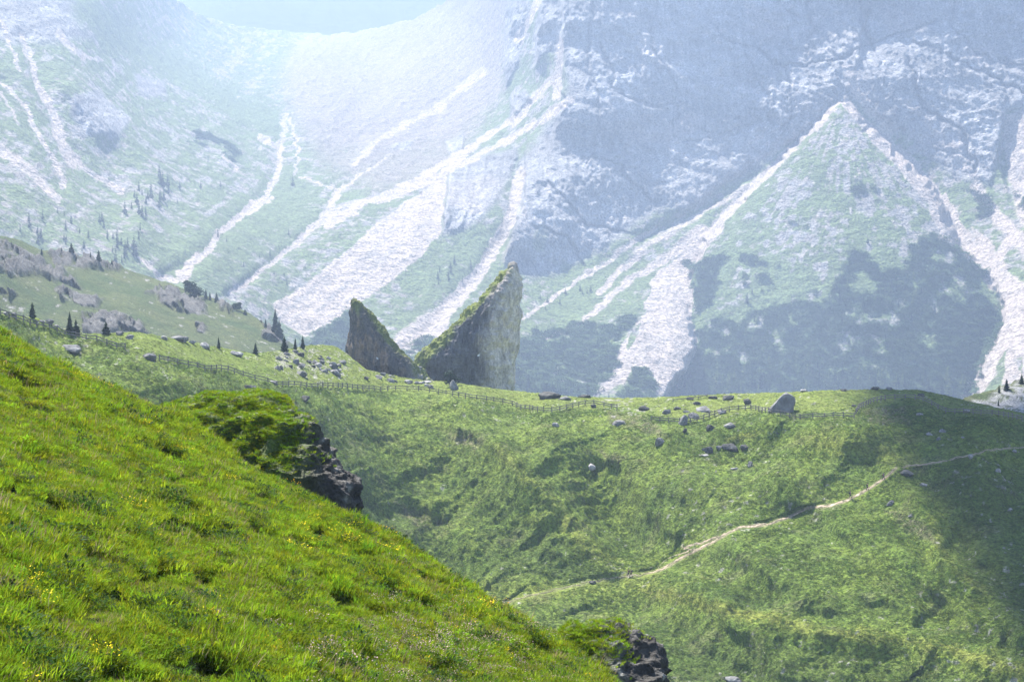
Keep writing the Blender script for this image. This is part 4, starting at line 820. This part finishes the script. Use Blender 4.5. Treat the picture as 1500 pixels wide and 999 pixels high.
for x, y, w, a, m, lab in (
    (1145, 603, 42, .70, A, 'huge flat sided grey boulder towering over the fence'), (1000, 622, 20, .75, A, 'pale grey block at the end of the fence rails'), (942, 601, 18, .55, B, 'dark humped boulder alone on the flat meadow'),
    (975, 606, 15, .65, A, 'grey boulder at the left of the meadow boulder group'), (990, 600, 13, .5, B, 'dark low stone beside the left meadow boulder'), (1021, 593, 14, .5, B, 'dark stone at the back of the meadow boulder group'),
    (1032, 603, 26, .30, A, 'long flat slab in the meadow boulder group'), (1016, 612, 18, .5, A, 'boulder behind the pale block by the fence'), (1006, 604, 10, .4, A, 'small stone in the middle of the meadow boulder group'),
    (1057, 606, 18, .5, A, 'flat grey stone tucked under the fence rails'), (1067, 586, 22, .42, B, 'wide dark boulder on the meadow skyline'), (1043, 584, 14, .45, B, 'low dark boulder left of the wide skyline one'),
    (1094, 592, 14, .6, B, 'dark boulder between the skyline stones and the huge boulder'), (1040, 632, 15, .75, B, 'dark grey block standing below the fence bend'), (1070, 625, 24, .35, A, 'broken ledge stone below the fence bend'),
    (968, 652, 18, .85, A, 'tall grey boulder on the slope below the hollow'), (907, 623, 20, .45, A, 'tilted grey slab below the brown hump'), (865, 690, 20, .55, Cc, 'white topped boulder alone on the steep green slope'),
    (1003, 634, 9, .8, B, 'small dark stone below the pale block'), (1036, 662, 20, .6, B, 'dark rock at the left of the hollow rock row'), (1068, 658, 26, .6, B, 'largest dark rock over the hollow'), (1052, 657, 12, .6, A, 'small grey rock between the two dark hollow rocks'),
    (1088, 658, 16, .7, B, 'dark split rock at the right of the hollow rock row'), (1099, 685, 11, .8, A, 'small upright grey rock below the hollow rocks'), (1076, 686, 14, .3, Cc, 'flat pale stone beside the upright grey rock'), (1031, 668, 12, .4, Cc, 'pale flat stone under the dark hollow rock'),
    (803, 583, 42, .32, B, 'long mossy boulder on the crest right of the rock fang'), (826, 586, 22, .30, A, 'flat grey slab at the end of the mossy boulder'), (855, 582, 20, .30, B, 'low dark rock on the crest above the scree foot'), (869, 597, 11, .8, B, 'round black stone against the fence'),
    (665, 571, 14, 1.1, A, 'upright grey block in front of the tall rock fang'), (536, 557, 10, .7, B, 'small dark stone before the smaller fang'), (814, 625, 11, .7, Cc, 'small pale stone on the slope below the long fence run'), (105, 515, 36, .42, A, 'broad light topped boulder below the left fence'),
    (188, 497, 14, .6, A, 'grey stone on the crest above the left fence'), (300, 510, 20, .6, Cc, 'pale boulder on the crest left of the slim conifer'), (345, 520, 20, .5, Cc, 'pale rock pile right of the slim conifer'), (218, 524, 26, .38, A, 'flat grey outcrop touching the left fence'),
    (258, 494, 22, .3, A, 'low pale slab on the meadow crest'), (442, 551, 22, .5, A, 'dark fronted rock at the foot of the stony mound'), (400, 562, 16, .3, Cc, 'flat white stone beside the fence bend'), (365, 571, 22, .55, B, 'dark hollow rock below the fence bend'), (445, 588, 18, .45, B, 'low dark rock left on the slope under the fence'),
    (372, 607, 9, .5, A, 'small stone half sunk in the slope by the near knoll'), (1328, 697, 28, .5, B, 'dark boulder with deep shade where the path bends'), (1344, 607, 10, .6, Cc, 'pale stone on the brown hump inside the fence curve'), (1415, 606, 10, .7, Cc, 'white stone behind the last fence panels'),
    (1362, 637, 14, .5, Cc, 'pale rock in the shade line below the fence curve'), (1380, 634, 12, .6, A, 'grey rock among the shaded scatter below the fence'), (1376, 645, 9, .6, A, 'small rock lowest in the shaded scatter below the fence'), (1281, 571, 14, .5, B, 'dark stone on the smooth crest above the fence curve'), (1302, 571, 11, .5, A, 'light stone right of the dark crest stone'),
    (1236, 573, 12, .35, B, 'flat dark stone on the crest midway to the huge boulder'), (1178, 573, 12, .35, Cc, 'flat pale stone on the crest near the huge boulder'), (1348, 580, 12, .4, B, 'dark stone where the crest starts falling right'), (1354, 716, 12, .5, Cc, 'pale stone just below the path bend'),
    (1486, 664, 8, .7, Cc, 'white stone beside the shaded path'), (1459, 690, 8, 1.0, Cc, 'pale pointed stone in the shaded hillside'), (1422, 672, 8, .8, Cc, 'small pale stone at the shaded path fork'), (1478, 745, 7, .9, Cc, 'tiny pale stone low in the shaded hillside'), (1410, 642, 8, .5, Cc, 'small pale stone in the shaded upper slope'),
    (1305, 740, 14, .5, A, 'grey rock on the rough spur below the path'), (1334, 756, 12, .5, A, 'rock further down the rough spur'), (868, 855, 12, .5, B, 'dark stone beside the path in the basin'), (1075, 998, 28, .5, A, 'grey boulder at the bottom edge of the view'),
    (490, 545, 14, .5, B, 'dark rock at the right foot of the stony mound'), (1010, 586, 12, .35, B, 'low dark stone at the old rail on the meadow'), (1250, 596, 9, .5, B, 'small dark hole like stone on the smooth meadow')):
    boulder(LH, x, y, w, a, m, lab)
gb = 'stones of the stony mound'
for i in range(34):
    x = rs.uniform(398, 505); y = np.interp(x, [398, 450, 505], [516, 512, 526]) + rs.uniform(3, 30)
    wv = rs.uniform(6, 15); boulder(LH, x, y, wv, rs.uniform(.4, .75), (A, Cc, A, B)[i % 4], ('large ' if wv > 12 else 'small ' if wv < 9 else 'medium ') + ('grey', 'pale', 'grey', 'dark')[i % 4] + ' stone ' + ('on the left flank' if x < 432 else 'on the middle' if x < 470 else 'on the right flank') + ' of the stony mound' + (', near its top' if y < 526 else ', low down'), gb)
gb2 = 'stones at the foot of the smaller rock fang'
for i in range(16):
    x = rs.uniform(545, 640); wv = rs.uniform(6, 14); boulder(LH, x, np.interp(x, [545, 640], [548, 563]) + rs.uniform(-2, 9), wv, rs.uniform(.35, .6), (Cc, A)[i % 2], ('bigger ' if wv > 10 else 'little ') + ('pale', 'grey')[i % 2] + ' stone at the foot of the smaller rock fang' + (', toward the tall fang' if x > 600 else ', in the middle' if x > 570 else ', toward the stony mound'), gb2)
gb3 = 'stones near the left end of the fence'
for i, (x, y) in enumerate(((8, 462), (20, 463), (62, 473), (72, 474), (82, 480), (175, 491), (240, 497), (268, 501), (280, 503))):
    boulder(LH, x, y, 9 + (i * 5) % 9, .5, (Cc, A)[i % 2], ('pale', 'grey')[i % 2] + ' stone on the crest ' + ('at the very left end of the fence, outer one', 'at the very left end of the fence, inner one', 'just right of the lone conifer', 'second right of the lone conifer', 'midway between lone conifer and conifer pair', 'right of the broad low conifer', 'left of the low pale slab', 'right of the low pale slab', 'farthest along toward the pale boulder')[i], gb3)

# ------------------------------------------------------------------ fence
def beam_between(name, a, b, w, h, parent, seed=0):
    a = Vector(a); b = Vector(b); d = b - a; L = d.length; me = BEAM[(w, h)]
    o = bpy.data.objects.new(name, me); COL.objects.link(o); o.parent = parent
    o.matrix_local = (Vector(a)).to_4d() and __import__('mathutils').Matrix.LocRotScale(a - parent.location, d.to_track_quat('X', 'Z'), Vector((L, 1, 1))); return o
BEAM = {}
for w, h in ((.10, .21), (.14, .14)):
    v = []; 
    for t in (0, .5, 1):
        for sy, sz in ((-1, -1), (1, -1), (1, 1), (-1, 1)): v.append((t, sy * w / 2, sz * h / 2 + (.012 if t == .5 else 0)))
    f = [(0, 3, 2, 1), (8, 9, 10, 11)] + [(4 * k + i, 4 * k + (i + 1) % 4, 4 * k + 4 + (i + 1) % 4, 4 * k + 4 + i) for k in (0, 1) for i in range(4)]
    me = raw_mesh('rail', np.array(v), np.array(f), smooth=False); me.materials.append(M_WOOD); BEAM[(w, h)] = me
pv = [(q * math.cos(6.283 * j / 8) * .14, q * math.sin(6.283 * j / 8) * .14, z) for z, q in ((-.3, 1), (1.45, .92), (1.5, .75), (1.5, .01)) for j in range(8)]
POST = raw_mesh('post', np.array(pv), grid_faces(4, 8, wrap=True), smooth=False); POST.materials.append(M_WOOD)
def fence(pts, label, spacing=3.2, name='wooden_fence', hgt=1.0, rails=(.62, 1.22)):
    p = np.array(pts, float); d = np.r_[0, np.cumsum(np.hypot(*np.diff(p, axis=0).T))]; t = np.linspace(0, d[-1], 400)
    W3 = surf(LH, np.interp(t, d, p[:, 0]), np.interp(t, d, p[:, 1])); q = np.r_[0, np.cumsum(np.linalg.norm(np.diff(W3, axis=0), axis=1))]
    # smooth the ground line, then step along it
    k = np.ones(9) / 9; Z = W3.copy()
    for c in range(3): Z[:, c] = np.convolve(np.pad(W3[:, c], 4, 'edge'), k, 'valid')
    n = max(2, int(q[-1] / spacing)); s_ = np.linspace(0, q[-1], n + 1); P = np.stack([np.interp(s_, q, Z[:, c]) for c in range(3)], -1)
    root = bpy.data.objects.new(name, None); COL.objects.link(root); root.location = tuple(P[0]); tagit(root, label, 'fence')
    r = np.random.RandomState(3)
    for i in range(n + 1):
        o = bpy.data.objects.new('post', POST); COL.objects.link(o); o.parent = root; o.location = Vector(P[i]) - root.location; o.rotation_euler = (r.normal(0, .04), r.normal(0, .04), r.uniform(0, 6)); o.scale = (1, 1, hgt * r.uniform(.94, 1.08))
        if i < n:
            for z in rails:
                a = P[i] + [0, -.13, z * hgt + r.normal(0, .03)]; b = P[i + 1] + [0, -.13, z * hgt + r.normal(0, .03)]; beam_between('rail', a, b, .10, .21, root)
fence([(-60, 444), (0, 462), (60, 480), (120, 497), (185, 513)], 'steep left stretch of weathered wooden fence running down to the flat outcrop')
fence([(232, 528), (300, 541), (350, 551), (400, 566), (440, 570), (500, 569), (560, 572), (610, 572), (640, 576), (700, 585), (740, 592), (780, 602), (805, 606), (830, 600), (860, 592), (885, 596), (905, 600)], 'longest stretch of weathered wooden fence winding across below the rock fangs', spacing=4.0)
fence([(952, 618), (985, 622), (1010, 620), (1030, 614), (1050, 607), (1075, 601), (1105, 601), (1130, 606), (1165, 615), (1200, 613), (1250, 612)], 'middle stretch of wooden fence passing in front of the huge boulder')
fence([(1252, 608), (1258, 600), (1275, 591), (1295, 586), (1320, 584), (1345, 586), (1360, 592), (1380, 602), (1400, 607), (1445, 607), (1480, 613), (1520, 621)], 'curved wooden fence looping round the brown hump')
fence([(985, 589), (1010, 587), (1035, 582)], 'short low wooden rail alone on the flat meadow', hgt=.55, rails=(1.1,))

# ------------------------------------------------------------------ paths (draped over the turf)
def drape(name, pts, wpx, lift=.12):
    p = np.array(pts, float); d = np.r_[0, np.cumsum(np.hypot(*np.diff(p, axis=0).T))]; t = np.arange(0, d[-1], 1.2)
    cx = np.interp(t, d, p[:, 0]); cyy = np.interp(t, d, p[:, 1]); k = np.ones(9) / 9
    cx = np.convolve(np.pad(cx, 4, 'edge'), k, 'valid'); cyy = np.convolve(np.pad(cyy, 4, 'edge'), k, 'valid')
    cyy = cyy + 1.2 * vn(t / 9, t * 0, seed=5) + .6 * vn(t / 3, t * 0, seed=6)
    w = .42 * np.interp(t / d[-1], np.linspace(0, 1, len(wpx)), wpx) * np.clip(1 + .8 * vn(t / 6, t * 0, seed=7) + .5 * vn(t / 2.5, t * 0, seed=8), .08, 2)
    tx = np.gradient(cx); ty = np.gradient(cyy); nrm = np.hypot(tx, ty); nx, ny = -ty / nrm, tx / nrm; rows = []
    for o in (-1, -.5, 0, .5, 1):
        q = surf(LH, cx + nx * w * o, cyy + ny * w * o); q[:, 2] += lift * (1 - .9 * abs(o)); rows.append(q)
    me = raw_mesh(name, np.array(rows).reshape(-1, 3), grid_faces(5, len(t))[:, ::-1]); link(name, me, M_PATH, kind='structure')
drape('path', PATH_PTS, [.15, .6, .2, .5, .2, .3, .8, 1.8, 2.0, 1.8, 1.6, 2.0, 2.2, 1.2, 1.8, 2.6, 2.2, 1.0])
drape('path', PATH2_PTS, [.8, 1.2, .9, .5, 1.2, .8, .4, .4]); drape('path', PATH3_PTS, [1.6, 1.4, 1.0]); drape('path', [(962, 832), (972, 822), (985, 816), (1000, 812), (1012, 803), (1000, 802)], [.8, 1.1, 1.0, .8]); drape('path', [(1000, 803), (1012, 806), (1028, 805), (1036, 798)], [1.2, 1.2, .9])

# ------------------------------------------------------------------ hikers
def skinmat(name, c): return mat(name, c, attr=False, fine=((8, .1),), bump=(), rough=.7)
SKIN = skinmat('skin', (.45, .28, .2)); HAIR = skinmat('hair', (.05, .035, .025))
def skin_obj(name, V, E, R, m, parent, sub=1):
    me = bpy.data.meshes.new(name); me.from_pydata(V, E, []); o = link(name, me, m, parent=parent)
    md = o.modifiers.new('skin', 'SKIN'); sv = me.skin_vertices[0].data
    for i, r in enumerate(R): sv[i].radius = (r, r) if not isinstance(r, tuple) else r
    sv[0].use_root = True; s = o.modifiers.new('sub', 'SUBSURF'); s.levels = s.render_levels = sub; return o
def hiker(px, py, face, label, shirt, trous, pack, stride=.22):
    p = surf(LH, px, py); root = bpy.data.objects.new('person', None); COL.objects.link(root); root.location = tuple(p + np.array([0, 0, .12])); root.rotation_euler = (0, 0, face); tagit(root, label, 'person', 'hikers on the footpath')
    s = stride
    V = [(0, 0, .95), (0, .01, 1.15), (0, .02, 1.38), (0, .03, 1.48), (0, .05, 1.56), (0, .06, 1.66), (0, .05, 1.74),
         (.10, 0, .90), (.11, s * .5, .50), (.11, s, .08), (.11, s + .16, .04), (-.10, 0, .90), (-.11, -s * .2, .50), (-.11, -s * 1.1, .12), (-.11, -s * 1.1 + .15, .05),
         (.19, .02, 1.40), (.24, -.08, 1.14), (.24, .06, .92), (.24, .10, .82), (-.19, .02, 1.40), (-.24, .08, 1.14), (-.24, .22, .96), (-.24, .27, .88)]
    E = [(0, 1), (1, 2), (2, 3), (3, 4), (4, 5), (5, 6), (0, 7), (7, 8), (8, 9), (9, 10), (0, 11), (11, 12), (12, 13), (13, 14), (2, 15), (15, 16), (16, 17), (17, 18), (2, 19), (19, 20), (20, 21), (21, 22)]
    R = [.13, .13, .14, .06, .075, .10, .06, .09, .06, .045, .04, .09, .06, .045, .04, .06, .045, .035, .03, .06, .045, .035, .03]
    skin_obj('body', V, E, R, SKIN, root)
    ms = skinmat(shirt[0], shirt[1]); mt = skinmat(trous[0], trous[1]); mp = skinmat(pack[0], pack[1])
    i = [0, 1, 2, 15, 16, 19, 20]; Es = [(0, 1), (1, 2), (2, 3), (3, 4), (2, 5), (5, 6)]; skin_obj('shirt', [V[k] for k in i], Es, [.15, .15, .165, .08, .062, .08, .062], ms, root)
    i = [0, 7, 8, 9, 11, 12, 13]; Et = [(0, 1), (1, 2), (2, 3), (0, 4), (4, 5), (5, 6)]; skin_obj('trousers', [V[k] for k in i], Et, [.155, .11, .08, .065, .11, .08, .065], mt, root)
    skin_obj('backpack', [(0, -.22, 1.02), (0, -.24, 1.2), (0, -.2, 1.42)], [(0, 1), (1, 2)], [.13, .16, .12], mp, root)
    skin_obj('hair', [(0, .03, 1.60), (0, .03, 1.70), (0, .04, 1.78)], [(0, 1), (1, 2)], [.09, .112, .07], HAIR, root)
hiker(1245, 730, -1.2, 'hiker with dark backpack walking down the path before the bend', ('charcoal_shirt', (.06, .06, .07)), ('dark_trousers', (.03, .03, .04)), ('black_pack', (.02, .02, .025)))
hiker(1294, 704, -1.4, 'hiker in dark clothes on the widest bright part of the path', ('navy_shirt', (.04, .05, .10)), ('grey_trousers', (.08, .08, .08)), ('red_pack', (.15, .04, .03)))
hiker(1270, 719, -1.1, 'hiker between two others on the path below the bend', ('brown_shirt', (.10, .07, .05)), ('dark_trousers', (.03, .03, .04)), ('green_pack', (.04, .07, .04)))
hiker(920, 845, 1.9, 'hiker at the left of the pair crossing the basin', ('maroon_shirt', (.12, .04, .03)), ('dark_trousers', (.03, .03, .04)), ('black_pack', (.02, .02, .025)))
hiker(924, 845, 1.9, 'hiker at the right of the pair crossing the basin', ('dark_shirt', (.05, .04, .04)), ('brown_trousers', (.10, .07, .05)), ('blue_pack', (.03, .04, .09)))

# ------------------------------------------------------------------ a cloud high above the right side (it shades the hillside there)
def cloud(cx, cy_, cz, rx, ry, rz, seed, label):
    bm = bmesh.new(); bmesh.ops.create_icosphere(bm, subdivisions=6, radius=1.0)
    V = np.array([v.co[:] for v in bm.verts]); Fc = np.array([[v.index for v in f.verts] for f in bm.faces]); bm.free()
    n = fbm(V[:, 0] * 2.2 + seed, V[:, 1] * 2.2, V[:, 2] * 2.2, o=5, seed=331, ridged=True); n2 = fbm(V[:, 0] * 9 + seed, V[:, 1] * 9, V[:, 2] * 9, o=3, seed=335, ridged=True)
    V = V * (1 + .16 * n + .05 * n2)[:, None]; V[:, 2] = np.where(V[:, 2] < 0, V[:, 2] * .5, V[:, 2])
    me = raw_mesh('cloud', V * np.array([rx, ry, rz]), Fc); o = link('cloud', me, M_CLOUD, loc=(cx, cy_, cz), label=label, cat='cloud')
    return o
def shade(px, py, D, alt):
    g = at(float(px), float(py), D); k = (alt - g[2]) / SUN_DIR.z; return g + np.array(SUN_DIR) * k
q = at(1375., 690., 455.); k = (1420 - q[2]) / SUN_DIR.z; e = q + np.array(SUN_DIR) * k     # where the edge of the shade line meets the cloud level
cloud(e[0] + 154, e[1] + 10, 1420, 150, 250, 60, 3.0, 'white cloud overhead whose shade darkens the right hillside')

# ------------------------------------------------------------------ haze
hv = np.array([(x, y, z) for z in (-331, 1200) for x, y in ((-12100, -1600), (12100, -1600), (12100, 14100), (-12100, 14100))], float)
hf = np.array([(0, 3, 2, 1), (4, 5, 6, 7), (0, 1, 5, 4), (1, 2, 6, 5), (2, 3, 7, 6), (3, 0, 4, 7)])
hm = raw_mesh('haze', hv, hf, smooth=False); hmat = bpy.data.materials.new('haze_air'); hmat.use_nodes = True; N = hmat.node_tree.nodes; N.remove(N['Principled BSDF'])
pvn = N.new('ShaderNodeVolumePrincipled'); pvn.inputs['Density'].default_value = HAZE_DENSITY; pvn.inputs['Color'].default_value = (.56, .72, 1.0, 1); pvn.inputs['Anisotropy'].default_value = .2; pvn.inputs['Density Attribute'].default_value = ''
hmat.node_tree.links.new(pvn.outputs[0], N['Material Output'].inputs['Volume'])
link('haze', hm, hmat, kind='stuff', label='blue mountain haze filling the valley air')
